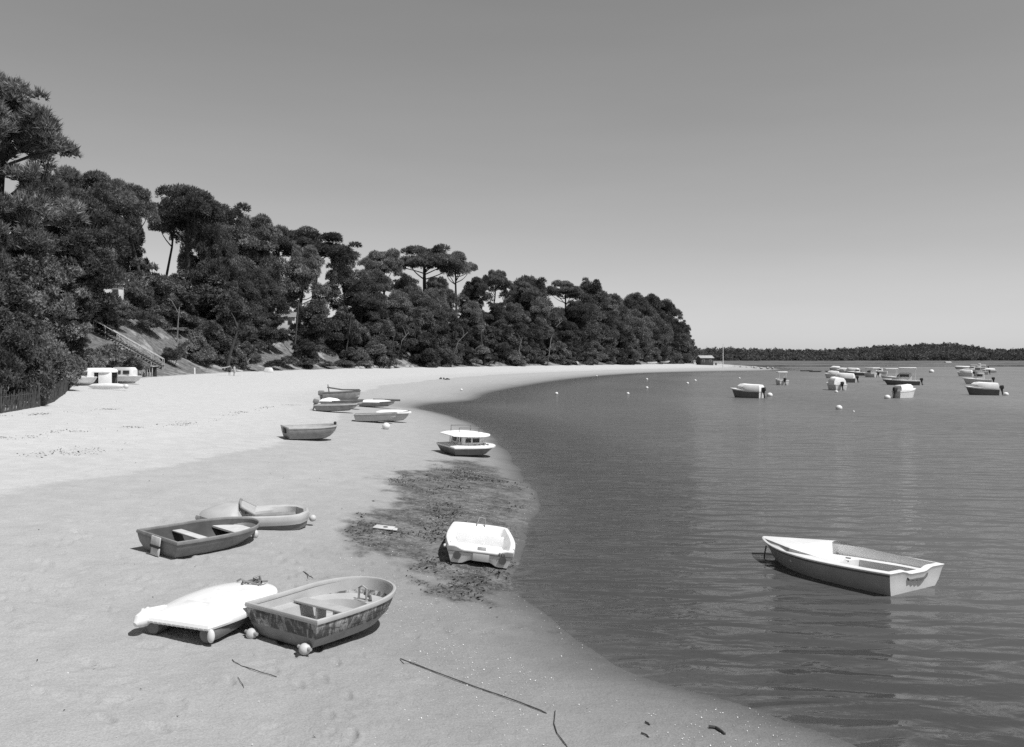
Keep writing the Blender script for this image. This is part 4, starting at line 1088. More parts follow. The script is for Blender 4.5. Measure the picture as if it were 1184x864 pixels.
# --- buoys
def buoy(px, py, r, label, dry=False, sq=.9):
    P = at_z(px, py, 0) if not dry else on_ground(px, py)
    t = thing('buoy', label, 'buoy', (P[0], P[1], P[2]), group='white mooring buoys')
    bm = bmesh.new(); ball(bm, (0, 0, r * .45 if not dry else r * .8), r, (1, 1, sq), 22); obj('float_ball', bm, m_ball2, t)
    bm = bmesh.new(); tube(bm, [(r * .1, 0, r * 1.25), (r * .1, 0, r * 1.55), (r * .25, .02, r * 1.6), (r * .3, 0, r * 1.28)], r * .07, 6); obj('ring', bm, m_metal, t)
m_ball2 = grey('white_buoy', .70, .45, .3, .08, 5, .02, .5, .45, 3)
for px, py, r, lab, dry in ((970, 473.5, .29, 'largest white buoy, floating in front of the moored boats', 0), (987, 476.5, .09, 'tiny white buoy just right of the largest buoy', 0), (643.5, 456, .21, 'round white buoy closest to the bend of the beach', 0), (726, 456, .20, 'white buoy midway between beach bend and left moored boat', 0),
                            (748, 449.2, .22, 'nearer of two white buoys in line below the wood end', 0), (748, 439.2, .24, 'farther of two white buoys in line, close to the beach', 0), (795, 444, .24, 'white buoy left of a close pair off the spit', 0), (804, 440.8, .25, 'white buoy right of a close pair off the spit', 0),
                            (855, 438, .22, 'lone white buoy off the middle of the sand spit', 0), (856, 457.5, .30, 'white buoy touching the bow of the left covered boat', 0), (890, 458.5, .34, 'white float right of the left covered boat\'s outboard', 0), (967, 454, .22, 'white float under the stern of the boat seen from astern', 0),
                            (1077, 431.0, .75, 'fat white mooring float right of the large cruiser', 0), (1026, 461.3, .34, 'white float on the left of the bow right boat', 0), (1163, 457.5, .32, 'white float right of the nearest right boat', 0),
                            (533.5, 452, .17, 'white buoy stranded on wet sand near the inlet', 1), (446.5, 496.5, .22, 'white buoy lying on the sand by the beached cluster', 1), (690, 435.6, .2, 'small white float lying at the far waterline', 1)):
    buoy(px, py, r, lab, bool(dry))

# ------------------------------------------------------------------ things on the beach and in the wood
m_wood = grey('weathered_timber', .40, .85, .1, .25, 4, .2, .4, .14, 6)
m_woodd = grey('old_paling', .07, .9, .1, .4, 6, .2)
m_roof = grey('roof_tiles', .22, .85, .1, .25, 8, .3)
m_wall = grey('white_render', .62, .85, .15, .08, 2, .05, .3, .45, 2)
m_rock = grey('pale_rock', .36, .9, .15, .3, 3, .5)
m_skin = grey('skin', .36, .6, .2, .08)
m_cloth = grey('dark_cloth', .05, .9, .1, .2)
m_cloth2 = grey('pale_cloth', .40, .9, .1, .15)
m_hair = grey('dark_hair', .05, .7, .2, .3)
m_weed = grey('dry_weed', .055, .9, .1, .4, 20)
m_wrack = grey('bleached_weed', .10, .9, .1, .4, 20)
m_shell = grey('bleached_shell', .72, .5, .3, .1, 20)
m_rope = grey('tarred_rope', .07, .9, .1, .3, 30, .4)

# timber stairs up the slope: twenty four treads between two stringers, a rail on each side
yb = 100.0
def at_depth(px, py, y): return Vector(((px - PW / 2) / F * y, y, z_at(py, y)))
b0 = at_depth(189, 425.0, 128.0) + Vector((0, 0, .3)); t0 = at_depth(110, 381.0, 125.5) + Vector((0, 0, .4))
st = thing('timber_stairs', 'long straight timber stairway with two handrails climbing the scrubby slope', 'stairs', (b0.x, b0.y, b0.z))
d = t0 - b0; dh = Vector((d.x, d.y, 0)).normalized(); sd = Vector((-dh.y, dh.x, 0))
HW = .9
for s in (-1, 1):
    bm = bmesh.new(); tube(bm, [sd * HW * s + Vector((0, 0, -.12)), d + sd * HW * s + Vector((0, 0, -.12))], .13, 6); obj('stringer', bm, m_woodd, st)
    bm = bmesh.new(); tube(bm, [sd * HW * s + Vector((0, 0, .95)), d + sd * HW * s + Vector((0, 0, .95))], .085, 6); h = obj('handrail', bm, m_wood, st)
    for k in range(7):
        p = d * (k / 6) + sd * HW * s
        g = gz(b0.x + p.x, b0.y + p.y) - b0.z
        bm = bmesh.new(); tube(bm, [Vector((p.x, p.y, min(g - .2, p.z - .3))), p + Vector((0, 0, .96))], .05, 6); obj('post', bm, m_wood, st)
ang_t = math.atan2(dh.y, dh.x)
for k in range(24):
    p = d * ((k + .5) / 24)
    bm = bmesh.new(); box(bm, p, (.30, 2 * HW, .05), Matrix.Rotation(ang_t, 3, 'Z'), .008); obj('tread', bm, m_wood, st)

# paling fence round the near bushes
fpx = [(-24, 484), (0, 478), (22, 474.5), (44, 470.5), (62, 465), (74, 456), (82, 448)]
fpt = [on_ground(*p) for p in fpx]
fo = thing('paling_fence', 'leaning fence of thin dark palings round the bushes at the left edge of the beach', 'fence', tuple(fpt[0]))
bm = bmesh.new(); rr_ = random.Random(2)
for a, b in zip(fpt, fpt[1:]):
    n = int((b - a).length / .11)
    for k in range(n):
        p = a.lerp(b, k / n) - fpt[0]
        q = p + fpt[0]; p.z = gz(q.x, q.y) - fpt[0].z - .1
        h = rr_.uniform(.8, 1.15); tl = Vector((rr_.gauss(0, .07), rr_.gauss(0, .07), 0))
        tube(bm, [p, p + Vector((0, 0, h)) + tl], [.028, .018], 5)
obj('palings', bm, m_woodd, fo)  # dark tone carries the shade of the overhanging bushes
for hgt in (.3, .75):
    bm = bmesh.new(); tube(bm, [p - fpt[0] + Vector((0, 0, hgt)) for p in fpt], .012, 5); obj('wire', bm, m_dark, fo)
for p in fpt[1::2]:
    bm = bmesh.new(); q = p - fpt[0]; tube(bm, [q + Vector((.05, 0, -.2)), q + Vector((.05, .0, 1.2))], .05, 7); obj('post', bm, m_woodd, fo)

# things at the foot of the left slope
g = on_ground(116, 446)
o = thing('canvas_shelter', 'white roofed canvas shelter with a dark open half, at the foot of the left slope', 'shelter', tuple(g), (0, 0, R(8)))
for k in (-1, 1):
    for j in (-1, 1):
        bm = bmesh.new(); tube(bm, [(k * 1.3, j * .9, -.1), (k * 1.3, j * .9, 1.35)], .03, 6); obj('post', bm, m_metal, o)
bm = bmesh.new()
for k in range(9):
    pass
loft(bm, 3.0, 2.1, plan(.96, .5, 6, 3), [(1, 0, 3.0, 1.28, 0, 0), (1.0, 0, 3.0, 1.42, 0, 0), (.9, .12, 2.85, 1.58, 0, 0), (.6, .6, 2.4, 1.70, 0, 0)], 14, 6)
c = obj('roof', bm, m_canvas, o); c.location = (-1.5, 0, 0)
plank('side_panel', m_canvas, o, (.72, -.93, .66), (1.2, .03, 1.25), .01)
plank('back_panel', m_woodd, o, (0, .93, .66), (2.65, .03, 1.3), .01); plank('end_panel', m_woodd, o, (-1.32, 0, .66), (.03, 1.8, 1.3), .01); plank('inner_shade_sheet', m_glass, o, (-.65, -.70, .62), (1.2, .04, 1.2), .01)  # last one: dark sheet standing for the shade inside the open half
g = on_ground(103, 449.5)
bm = bmesh.new(); tube(bm, [(0, 0, .20), (.3, 0, .22), (1.5, 0, .24), (2.6, 0, .23), (3.0, 0, .2), (3.05, 0, .18)], [.06, .2, .25, .22, .16, .05], 12)
o = thing('white_canoe', 'long white canoe lying upturned in front of the canvas shelter', 'canoe', tuple(g), (0, 0, R(-3)))
obj('hull', bm, m_white, o)
bm = bmesh.new(); ball(bm, (3.3, -.05, .2), .21, (1, 1, 1), 14); obj('float_ball', bm, m_white2, o)
def landed(px, py, ang, L, label, cab, B=1.7, D=.75, h=.9):
    g = on_ground(px, py)
    o = thing('landed_motorboat', label, 'motorboat', tuple(g), (0, 0, R(ang)))
    pl = plan(.88, .42, 2.0, 1.35)
    bm = bmesh.new(); loft(bm, L, B, pl, [(.3, .2, L * .75, .12, 0, 0), (.85, .08, L * .87, .28, 0, 0), (1.0, .0, L, D, 0, 0), (.95, .04, L * .97, D + .03, 0, 0), (.5, .5, L * .7, D + .05, 0, 0)], 16, 6); obj('hull', bm, m_white2, o)
    x0, x1 = cab
    bm = bmesh.new(); loft(bm, L * (x1 - x0), B * .8, plan(.95, .5, 3, 2), [(1, 0, L * (x1 - x0), 0, 0, 0), (.96, 0, L * (x1 - x0), h * .7, 0, 0), (.85, .05, L * (x1 - x0) * .9, h, 0, 0)], 12, 6); c = obj('cabin', bm, m_white2, o); c.location = (L * x0, 0, D + .02)
    w = L * (x1 - x0)
    for k in (.27, .68): plank('window', m_glass, o, (L * x0 + w * k, -B * .395, D + h * .45), (w * .30, .05, h * .42), .01)
    bm = bmesh.new(); box(bm, (L * .4, 0, .06), (L * .7, .12, .12), None, .02); obj('cradle', bm, m_wood, o)
    return o
landed(131, 443, -10, 3.4, 'white cabin boat with two dark windows, drawn up between shelter and stairs', (.1, .8))
landed(82, 445.5, 4, 2.4, 'white boat half hidden behind the pale bush at the fence end', (.15, .85), h=.7)
g = on_ground(171, 435.5)
o = thing('timber_kiosk', 'low timber hut with dark slatted openings at the foot of the stairway', 'hut', (g.x, g.y + .4, g.z), (0, 0, R(-8)))
for x in (-.75, -.35, .05, .4, .78):
    bm = bmesh.new(); box(bm, (x, -.55, .65), (.10, .10, 1.35), None, .01); obj('post', bm, m_wood, o)
plank('roof', m_wood, o, (0, 0, 1.38), (1.9, 1.4, .10), .02); plank('back_wall', m_woodd, o, (0, .5, .62), (1.6, .06, 1.3), .01); plank('front_panel', m_wood, o, (0, -.51, .28), (1.5, .05, .56), .01)
g = on_ground(225, 432.5)
o = thing('marker_post', 'short white post standing alone where the sand meets the scrub', 'post', tuple(g))
bm = bmesh.new(); tube(bm, [(0, 0, -.1), (0, 0, .85)], [.13, .12], 10); obj('shaft', bm, m_white, o); bm = bmesh.new(); ball(bm, (0, 0, .88), .13, (1, 1, .6), 12); obj('cap', bm, m_white, o)
g = on_ground(306, 430.3)
o = thing('upturned_boat', 'small white boat lying upturned by the trees behind the people', 'boat', tuple(g), (0, 0, R(-5)))
bm = bmesh.new(); loft(bm, 1.7, .9, plan(.8, .45, 2.3, 1.7), [(1, 0, 1.7, .0, 0, 0), (1.02, 0, 1.72, .1, 0, 0), (.9, .05, 1.6, .45, 0, 0), (.6, .2, 1.4, .8, 0, 0)], 14, 6); obj('hull', bm, m_white2, o); plank('keel', m_white, o, (.8, 0, .82), (1.0, .06, .08), .01)

# houses in the wood
def house(px, top, inland, w, dpt, wall_h, label, wall, roofm, ang=0, ridge=1.3, xy=None, zb=None, nm='house'):
    x, y = xy or hill_point(px, inland)
    zt = z_at(top, y)
    z0 = zt - ridge - wall_h
    g = gz(x, y)
    o = thing(nm, label, 'house', (x, y, min(z0, g)), (0, 0, R(ang)))
    lift = min(max(0, z0 - g), .6)
    bm = bmesh.new(); box(bm, (0, 0, (wall_h + lift) / 2 - .3), (w, dpt, wall_h + lift + .6), None, .02)
    H_ = wall_h + lift
    for s in (-1, 1):
        vs = [bm.verts.new((s * w / 2 * .999, -dpt / 2, H_)), bm.verts.new((s * w / 2 * .999, dpt / 2, H_)), bm.verts.new((s * w / 2 * .999, 0, H_ + ridge))]; bm.faces.new(vs)
    obj('wall', bm, wall, o)
    bm = bmesh.new(); L_ = math.hypot(dpt / 2 + .4, ridge * (1 + .8 / dpt)); a_ = math.atan2(ridge, dpt / 2)
    for s in (-1, 1): box(bm, (0, s * (dpt / 4 + .15), H_ + ridge / 2 - .05 + .06), (w + .7, L_, .14), Matrix.Rotation(-s * a_, 3, 'X'), .02)
    rf = obj('roof', bm, roofm, o)
    plank('chimney', wall, rf, (w * .25, .3, H_ + ridge + .1), (.5, .5, 1.0), .03)
    for k in (-.28, .25): 
        f = plank('window', m_wood, o, (w * k, -dpt / 2 - .02, H_ - 1.3), (1.1, .08, 1.2), .02); plank('pane', m_glass, f, (w * k, -dpt / 2 - .07, H_ - 1.3), (.9, .03, 1.0), .005)
    return o
house(127, 313, 19, 4.5, 4, 2.4, 'white walled house glimpsed among the pines above the stairway', m_wall, m_roof, 20)
house(331, 343, 16, 4.4, 4, 2.6, 'white walled house showing through the middle of the wood', m_wall, m_roof, 10)
house(376, 358, 13, 5, 4, 2.0, 'low pale roofed house on the slope under dark trees', m_wood, m_rock, -5, .9)
y = 392.0
house(815, 407.5, 0, 6, 5, 2.6, 'pale roofed beach house beyond the right end of the wood', m_woodd, m_rock, 10, 1.0, xy=((815 - 592) / F * y, y))
y = 600.0
house(1096, 415.5, 0, 4, 4, 1.0, 'tiny pale roofed hut at the foot of the far woods', m_mid, m_rock, 15, 1.4, xy=((1096 - 592) / F * y, y))

# small white boats under the trees at the far end, shed, flagpole, stones
for i, (px, inl, L, ang, rl, lab) in enumerate(((668, 2.0, 4.0, 150, 25, 'white boat tipped on its side under the trees, leftmost at the far end'), (708, 1.2, 4.5, 170, 15, 'white boat lying under the trees, second from the left at the far end'),
                                (748, .8, 4.5, 10, 0, 'white boat by the wood edge straight above the two buoys in line'), (763, 3.0, 5.0, 20, 10, 'white boat shape under the last trees before the beach house'))):
    x, y = hill_point(px, inl)
    t, pl = dinghy('laid_up_boat', lab, L, 1.7, .75, m_white2, m_white, m_white2, m_white2, cat='boat')
    place(t, x, y, ang, rl, 0, sink=-.1)
def land_px(px, py): return on_ground(px, py)
for px, py, w, lab in ((801, 421, 2.2, 'white painted boat shed by the beach house, left of the pair'), (811, 421.3, 2.4, 'pale shed to the right of the white boat shed'), (829, 421.5, 4.2, 'long low white hut beside the flagpole')):
    P = at_z(px, py, 1.5); g = gz(P[0], P[1])
    o = thing('beach_shed', lab, 'shed', (P[0], P[1], g), (0, 0, R(6)))
    bm = bmesh.new(); box(bm, (0, 0, .6), (w, 2.0, 1.5), None, .03); obj('wall', bm, m_wall, o)
    plank('roof', m_rock, o, (0, 0, 1.42), (w + .3, 2.4, .14), .03, Matrix.Rotation(R(7), 3, 'X')); plank('door', m_woodd, o, (-w * .2, -1.03, .5), (.7, .06, 1.2), .01)
P = at_z(836, 424.5, 1.0); g = gz(P[0], P[1])
o = thing('flagpole', 'tall thin pale flagpole with a crosstree on the sand spit', 'flagpole', (P[0], P[1], g))
bm = bmesh.new(); tube(bm, [(0, 0, -.2), (0, 0, 4.5), (0, 0, 9.0)], [.17, .14, .08], 8); obj('pole', bm, m_white2, o)
bm = bmesh.new(); tube(bm, [(-.6, 0, 7.6), (.6, 0, 7.6)], .05, 6); obj('crosstree', bm, m_white2, o); bm = bmesh.new(); ball(bm, (0, 0, 9.05), .14, (1, 1, 1), 10); obj('truck', bm, m_white2, o)
rr_ = random.Random(9)
def rock(px, py, r, lab, grp, z=None):
    P = on_ground(px, py) if z is None else Vector(at_z(px, py, z))
    bm = bmesh.new(); bmesh.ops.create_icosphere(bm, subdivisions=3, radius=1)
    s = Vector((r * rr_.uniform(.8, 1.5), r * rr_.uniform(.7, 1.1), r * rr_.uniform(.5, .8))); k1 = rr_.uniform(0, 50)
    from mathutils import noise as mn
    for v in bm.verts:
        v.co *= 1 + .35 * mn.noise(v.co * 1.3 + Vector((k1, 0, 0)))
        v.co = Vector((v.co.x * s.x, v.co.y * s.y, v.co.z * s.z))
    o = obj('rock', bm, m_rock if rr_.random() < .7 else m_mid, None, 50)
    o.location = (P.x, P.y, P.z + s.z * .3); o.rotation_euler = (0, 0, rr_.uniform(0, 6))
    tag(o, lab, 'rock', grp)
for i, px in enumerate((844, 850, 857, 863, 869, 874, 880, 887, 893)):
    rock(px + rr_.uniform(-1, 1), 424.4 + i * .22 + rr_.uniform(-.2, .2), rr_.uniform(.5, .95), 'pale boulder in the row along the back of the sand spit', 'boulders along the sand spit', .6)
for i, px in enumerate((412, 418, 424, 429, 434, 440, 446, 452, 470, 476)):
    x, y = hill_point(px, rr_.uniform(.1, .8)); 
    rock(px, 0, rr_.uniform(.35, .75), 'pale rubble stone heaped along the foot of the wood', 'rubble at the foot of the wood', None) if False else None
    bm = bmesh.new(); ball(bm, (0, 0, .15), rr_.uniform(.4, .8), (1.3, .9, .7), 8)
    for v in bm.verts: v.co *= 1 + rr_.uniform(-.12, .12)
    o = obj('rock', bm, m_rock); o.location = (x, y, gz(x, y)); tag(o, 'pale rubble stone heaped along the foot of the wood', 'rock', 'rubble at the foot of the wood')

# bare and leaning trunks at the front of the wood
def bare(pts, inl, r, mat, lab, bough=False):
    x0, y0 = hill_point(pts[0][0], inl)
    g = gz(x0, y0)
    o = thing('leaning_trunk', lab, 'tree', (x0, y0, g))
    P = [Vector(((px - PW / 2) / F * y0 - x0, rr_.uniform(-.4, .4) if i else 0, z_at(py, y0) - g)) for i, (px, py) in enumerate(pts)]
    P[0].z = -.3
    bm = bmesh.new(); tube(bm, P, [r * (1 - .45 * i / (len(P) - 1)) for i in range(len(P))], 9); obj('trunk', bm, mat, o)
    bm = bmesh.new(); tube(bm, [P[-1].lerp(P[-2], .4), P[-1].lerp(P[-2], .1) + Vector((-1.1, .2, .9)), P[-1] + Vector((-1.8, .3, 1.6))], [r * .4, r * .3, r * .15], 6); obj('branch', bm, mat, o)
bare([(262, 430), (266, 412), (272, 393), (279, 372)], 1.0, .34, m_bark, 'thick bare pine trunk leaning to the right behind the two people')
bare([(458, 406), (465, 394), (473, 384)], 1.6, .13, m_palebark, 'thin pale trunk leaning right at the middle of the wood edge')
bare([(450, 402), (456, 386), (464, 368)], 2.0, .16, m_bark, 'dark slender trunk just left of the thin pale leaning trunk')
bare([(633, 412), (637, 392), (643, 378), (650, 371)], 1.4, .17, m_palebark, 'curved pale trunk at the wood edge, right of centre')
bare([(599, 412), (601, 400), (604, 390)], 1.2, .13, m_palebark, 'short pale trunk left of the curved pale trunk')
bare([(205, 392), (206, 375), (208, 355)], 10, .14, m_palebark, 'thin upright bare trunk on the scrub slope above the stairway')

bare([(340, 372), (345, 350), (352, 330)], 7, .2, m_bark, 'dark bare trunk leaning right beside the white walled house in the wood')
bare([(398, 405), (404, 382), (407, 360)], 4, .2, m_bark, 'dark upright trunk at the wood edge above the pale rubble')
bare([(520, 408), (530, 395), (541, 384)], 1.5, .14, m_palebark, 'pale slanting trunk at the wood edge right of the rubble')
bare([(560, 410), (556, 385), (558, 362)], 2.5, .2, m_bark, 'dark trunk leaning slightly left near the middle of the wood edge')
bare([(690, 412), (694, 395), (692, 378)], 1.2, .16, m_bark, 'dark crooked trunk at the wood edge toward its right end')

# people with their boards
def person(px, py, face, lab, top_m, leg_m, h=1.72, carry=True):
    g = on_ground(px, py)
    o = thing('person', lab, 'person', tuple(g), (0, 0, R(face)))
    k = h / 1.72
    V = [(0, 0, .92), (0, 0, 1.12), (0, 0, 1.36), (.01, 0, 1.48), (.02, 0, 1.60), (.02, 0, 1.68),
         (.0, .17, 1.40), (.04, .26, 1.12), (.14, .28, .90), (.17, .28, .83), (.0, -.17, 1.40), (.02, -.25, 1.12), (.12, -.28, .90), (.15, -.28, .83),
         (.02, .10, .88), (.10, .11, .50), (-.02, .11, .08), (.12, .12, .03), (-.02, -.10, .88), (-.06, -.11, .50), (-.22, -.11, .10), (-.10, -.12, .03)]
    E = [(0, 1), (1, 2), (2, 3), (3, 4), (4, 5), (2, 6), (6, 7), (7, 8), (8, 9), (2, 10), (10, 11), (11, 12), (12, 13), (0, 14), (14, 15), (15, 16), (16, 17), (0, 18), (18, 19), (19, 20), (20, 21)]
    rad = [.14, .13, .15, .055, .095, .075, .065, .048, .035, .04, .065, .048, .035, .04, .095, .06, .04, .035, .095, .06, .04, .035]
    me = bpy.data.meshes.new('body'); me.from_pydata([tuple(c * k for c in v) for v in V], E, [])
    ob = bpy.data.objects.new('body', me); COL.objects.link(ob)
    ob.modifiers.new('s', 'SKIN'); sv = me.skin_vertices[0].data
    for i, r in enumerate(rad): sv[i].radius = (r * k, r * k * (1.15 if i in (0, 1, 2) else 1))
    sv[0].use_root = True
    ob.modifiers.new('u', 'SUBSURF').render_levels = 1; ob.modifiers['u'].levels = 1
    me2 = bpy.data.meshes.new_from_object(ob.evaluated_get(bpy.context.evaluated_depsgraph_get()))
    bpy.data.objects.remove(ob)
    me2.name = 'body'; me2.materials.clear()
    b = link('body', me2, o, [m_skin]); me2.polygons.foreach_set('use_smooth', [True] * len(me2.polygons))
    bm = bmesh.new(); ball(bm, (.0, 0, 1.645 * k), .105, (1.05, .95, 1.0), 14); obj('hair', bm, m_hair, o)
    bm = bmesh.new(); tube(bm, [(0, 0, .90 * k), (0, 0, 1.12 * k), (0, 0, 1.36 * k), (0, 0, 1.44 * k)], [.175, .16, .185, .09], 14); obj('shirt', bm, top_m, o)
    bm = bmesh.new(); tube(bm, [(.02, .10, .93 * k), (.10, .11, .50 * k)], [.125, .09], 10); tube(bm, [(.02, -.10, .93 * k), (-.06, -.11, .50 * k)], [.125, .09], 10); obj('shorts', bm, leg_m, o)
    return o
person(265.5, 434.2, 95, 'person in dark clothes walking beside a companion and carrying a pale board', m_cloth, m_cloth)
person(271.0, 434.8, 80, 'person in pale clothes walking to the right of a companion in dark', m_cloth2, m_cloth2, 1.66)
for px, py, z, ang, L, lab in ((259, 425.5, 1.0, 158, 2.2, 'pale board held by the person in dark clothes, pointing left'), (275, 428.5, .8, -14, 1.9, 'pale board held by the person in pale clothes, pointing right')):
    g = on_ground(268, 434.5)
    x = (px - 592) / F * g.y
    o = thing('paddle_board', lab, 'board', (x, g.y - .15, z_at(py, g.y)), (0, R(8), R(ang)))
    bm = bmesh.new(); loft(bm, L, .55, plan(.4, .45, 2, 1.6), [(.9, .05, L - .05, 0, 0, 0), (1, 0, L, .03, 0, 0), (.9, .05, L - .05, .07, 0, 0)], 14, 4); c = obj('deck', bm, m_white, o); c.location = (-L / 2, 0, 0)
    bm = bmesh.new(); box(bm, (-L * .4, 0, -.06), (.18, .02, .14), None, .004); obj('fin', bm, m_mid, o)

# ropes, planks and drift on the near sand
def on_sand(pts, r, name, lab, cat, mat, lift=.4, wob=.0):
    P = [on_ground(*p) for p in pts]
    Q = []
    for a, b in zip(P, P[1:]):
        n = max(3, int((b - a).length / .08))
        for k in range(n):
            q = a.lerp(b, k / n); q.x += rr_.gauss(0, wob); q.y += rr_.gauss(0, wob); q.z = gz(q.x, q.y) + r * lift + .012; Q.append(q)
    Q.append(P[-1] + Vector((0, 0, r * lift)))
    c = Q[0].copy()
    bm = bmesh.new(); tube(bm, [q - c for q in Q], [r * (.85 + .3 * rr_.random()) for _ in Q], 6)
    o = obj(name, bm, mat); o.location = c
    return tag(o, lab, cat)
o = on_sand([(463, 763), (505, 779), (555, 797.5), (600, 813), (632, 825.5)], .008, 'mooring_rope', 'long dark straight rope half buried in the near sand', 'rope', m_rope, .6)
on_sand([(642, 823), (640.5, 838), (644, 849), (657, 866)], .006, 'cord', 'thin dark cord curling below the end of the long rope', 'cord', m_rope, .5)
on_sand([(268, 764), (280, 771), (300, 778), (320, 783)], .005, 'twig', 'thin dark curved twig on the sand below the stained dinghy', 'twig', m_weed, .5, .006)
on_sand([(275, 784), (282, 796)], .004, 'twig', 'short twig among shells below the thin curved twig', 'twig', m_weed, .5, .008)
on_sand([(820, 842), (829, 843), (838, 850)], .018, 'weed_strand', 'thick dark strand of weed curling on the wet sand at bottom right', 'seaweed', m_weed, .5, .01)
on_sand([(744, 836), (751, 839)], .010, 'weed_strand', 'upper of two small weed scraps left of the thick strand', 'seaweed', m_weed, .5, .01)
on_sand([(743, 849), (750, 853)], .010, 'weed_strand', 'lower of two small weed scraps left of the thick strand', 'seaweed', m_weed, .5, .01)
on_sand([(302, 608), (318, 606), (328, 603)], .010, 'drift_stick', 'dark stick on the sand just right of the dark dinghy bow', 'stick', m_weed, .5, .02)
on_sand([(352, 662), (357, 667), (362, 669)], .008, 'weed_strand', 'curved scrap of dark weed behind the stained dinghy', 'seaweed', m_weed, .5, .01)
g = on_ground(444, 612)
o = thing('drift_board', 'pale broken board with a dark hole lying on the weed beside the motorboat', 'board', (g.x, g.y, g.z + .03), (R(3), R(4), R(-12)))
bm = bmesh.new(); box(bm, (0, 0, .015), (.50, .30, .03), None, .01); box(bm, (.30, -.03, .01), (.12, .20, .025), Matrix.Rotation(.3, 3, 'Z'), .008); obj('plank', bm, m_ply, o)
bm = bmesh.new(); tube(bm, [(.04, .0, .028), (.04, .0, .034)], [.07, .06], 9); obj('knot_hole', bm, m_rubber, o)
for i, (px, py) in enumerate(((509.5, 438.7), (513.5, 439.0), (517, 439.5))):
    g = on_ground(px, py)
    o = thing('driftwood', 'dark lump of driftwood in the little row on the pale upper beach', 'driftwood', tuple(g), (0, 0, rr_.uniform(0, 6)), 'driftwood row on the far sand')
    bm = bmesh.new(); tube(bm, [(-.45, 0, .1), (0, .05, .22), (.5, 0, .12)], [.06, .16, .05], 7); obj('log', bm, m_weed, o)

# weed scraps, shell grit and pebbles: more than anyone could count
def flakes(name, pts, smin, smax, mat, lab_seed, up=.35, asp=.5):
    rg = np.random.default_rng(lab_seed)
    n = len(pts)
    z = ground(pts) 
    mm = (np.hypot(pts[:, 0], pts[:, 1]) < 60)
    wdm = weed_mask(pts)
    z = z + .012
    s = smin * (smax / smin) ** rg.random(n) ; a = rg.uniform(0, 6.283, n)
    ux, uy = np.cos(a) * s, np.sin(a) * s
    vx, vy = -np.sin(a) * s * asp, np.cos(a) * s * asp
    t1, t2 = rg.normal(0, up, n) * s, rg.normal(0, up, n) * s * .6
    c = np.column_stack([pts, z + .3 * np.abs(t1)])
    U = np.column_stack([ux, uy, t1]); Vv = np.column_stack([vx, vy, t2])
    k = rg.uniform(.5, 1.0, (n, 4, 1))
    V = np.stack([c - U * k[:, 0], c - Vv * k[:, 1], c + U * k[:, 2], c + Vv * k[:, 3]], 1).reshape(-1, 3)
    return tag(link(name, mesh_np(name, V, np.arange(len(V)).reshape(-1, 4), 4), None, [mat]), kind='stuff')
rg = np.random.default_rng(12)
cand = np.column_stack([rg.uniform(-6, 3, 90000), rg.uniform(13, 34, 90000)])
cand = cand[shore_wood(cand)[0] > .05]
wm = weed_mask(cand)
cl = fbm(cand[:, 0] * 1.1, cand[:, 1] * .8, 4, 51)
kp = (rg.random(len(cand)) < wm * np.clip(.12 + 2.6 * cl, 0, 1))
flakes('seaweed_scraps', cand[kp], .012, .075, m_weed, 3, .35, .28)
cand = np.column_stack([rg.uniform(-6, 6, 60000), rg.uniform(7.5, 34, 60000)])
dsc = shore_wood(cand)[0]
cl = fbm(cand[:, 0] * .9, cand[:, 1] * .6, 3, 61)
kp = (rg.random(len(cand)) < np.exp(-((dsc - 1.7) / 1.6) ** 2) * np.clip(.30 + 1.8 * cl, 0, 1) * .9 + .015 * (dsc > 0)) & (dsc > .05)
flakes('shell_grit', cand[kp], .005, .015, m_shell, 4, .3, .7)
cand = np.column_stack([rg.uniform(-26, 4, 60000), rg.uniform(7.5, 60, 60000)])
dsc, dwc, _ = shore_wood(cand)
cl = fbm(cand[:, 0] * .5, cand[:, 1] * .5, 3, 71)
kp = (rg.random(len(cand)) < .012 + .05 * np.clip(cl, 0, 1)) & (dsc > .5) & (dwc < 0)
flakes('drift_scraps', cand[kp], .010, .035, m_weed, 5, .3, .35)

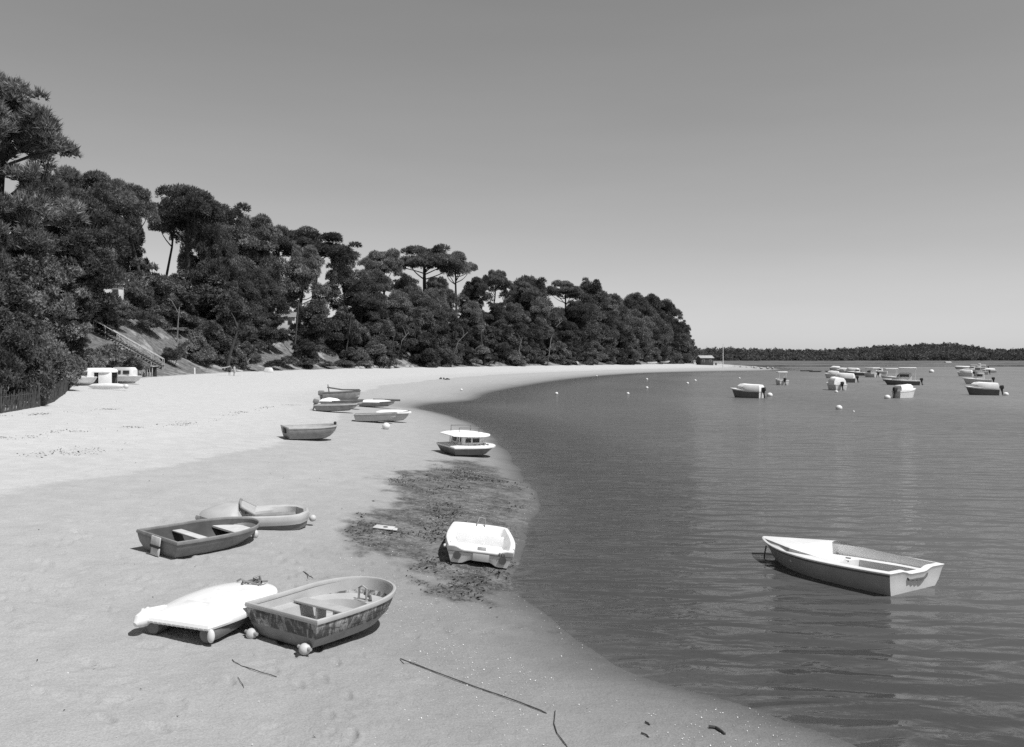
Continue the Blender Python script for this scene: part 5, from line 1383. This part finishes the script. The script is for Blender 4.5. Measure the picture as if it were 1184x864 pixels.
def along(px_line, n, spread, seed):
    rg = np.random.default_rng(seed)
    P = np.array([tuple(on_ground(*p))[:2] for p in px_line])
    out = []
    for k in range(n):
        s = rg.random() * (len(P) - 1); i = int(s); q = P[i] + (P[i + 1] - P[i]) * (s - i)
        out.append(q + rg.normal(size=2) * spread)
    out = np.array(out)
    cl = fbm(out[:, 0] * .9, out[:, 1] * .9, 3, seed)
    return out[rg.random(len(out)) < np.clip(.12 + 3.2 * cl, 0.02, 1)]
wr = np.vstack([along([(-10, 480.5), (40, 479.5), (90, 476.5), (132, 473)], 1500, .25, 21), along([(-10, 506.5), (40, 504), (75, 499.5), (110, 496.5), (150, 494.5), (190, 493), (232, 488), (270, 479), (310, 471), (345, 468)], 3800, .28, 22), along([(0, 532), (80, 523), (150, 512)], 500, .5, 23)])
flakes('wrack_line_weed', wr, .018, .075, m_wrack, 24, .3, .3)

# ------------------------------------------------------------------ a label for every tree and shrub
ORD = 'zeroth first second third fourth fifth sixth seventh eighth ninth tenth eleventh twelfth thirteenth fourteenth fifteenth sixteenth seventeenth eighteenth nineteenth twentieth'.split()
def ordn(n):
    if n <= 20: return ORD[n]
    tens = {20: 'twenty', 30: 'thirty', 40: 'forty'}[n // 10 * 10]
    return tens + '-' + ORD[n % 10] if n % 10 else {30: 'thirtieth', 40: 'fortieth'}[n]
where = {'pines on the skyline of the wood': '{a} {k} on the skyline, {n} from the right end',
         'second row of pines in the wood': '{a} {k} below the skyline, {n} of its row from the right',
         'leafy trees on the slope': '{a} {k} half way down the wooded slope, {n} from the right',
         'low leafy trees along the front edge of the wood': '{a} low {k} along the wood front, {n} from the right',
         'trees on the left hillside': '{a} {k} on the left hillside, {n} from the right',
         'shrubs on the sandy slope': '{a} {k} at the foot of the slope, {n} shrub from the right',
         'dark bushes behind the paling fence': '{a} {k} behind the paling fence, {n} from the right'}
by = {}
for rec in TREES:
    if 'label' not in rec[0] and 'group' in rec[0]: by.setdefault(rec[0]['group'], []).append(rec)
for gname, rs in by.items():
    rs.sort(key=lambda r: -r[2])
    ws = sorted(r[5] for r in rs)
    for i, (o, kind, px, top, y, ht, mat) in enumerate(rs):
        k = {'umbrella': 'umbrella pine', 'tall': 'full crowned pine', 'bushy': 'leafy tree', 'shrub': 'shrub', 'thicket': 'leafy bush'}[kind]
        a = 'pale grey' if mat is m_pale else 'mid grey' if mat is m_heath else 'dark' if ht < ws[len(ws) // 2] or kind in ('shrub', 'thicket') else 'tall dark'
        o['label'] = where[gname].format(a=a, k=k, n=ordn(i + 1))
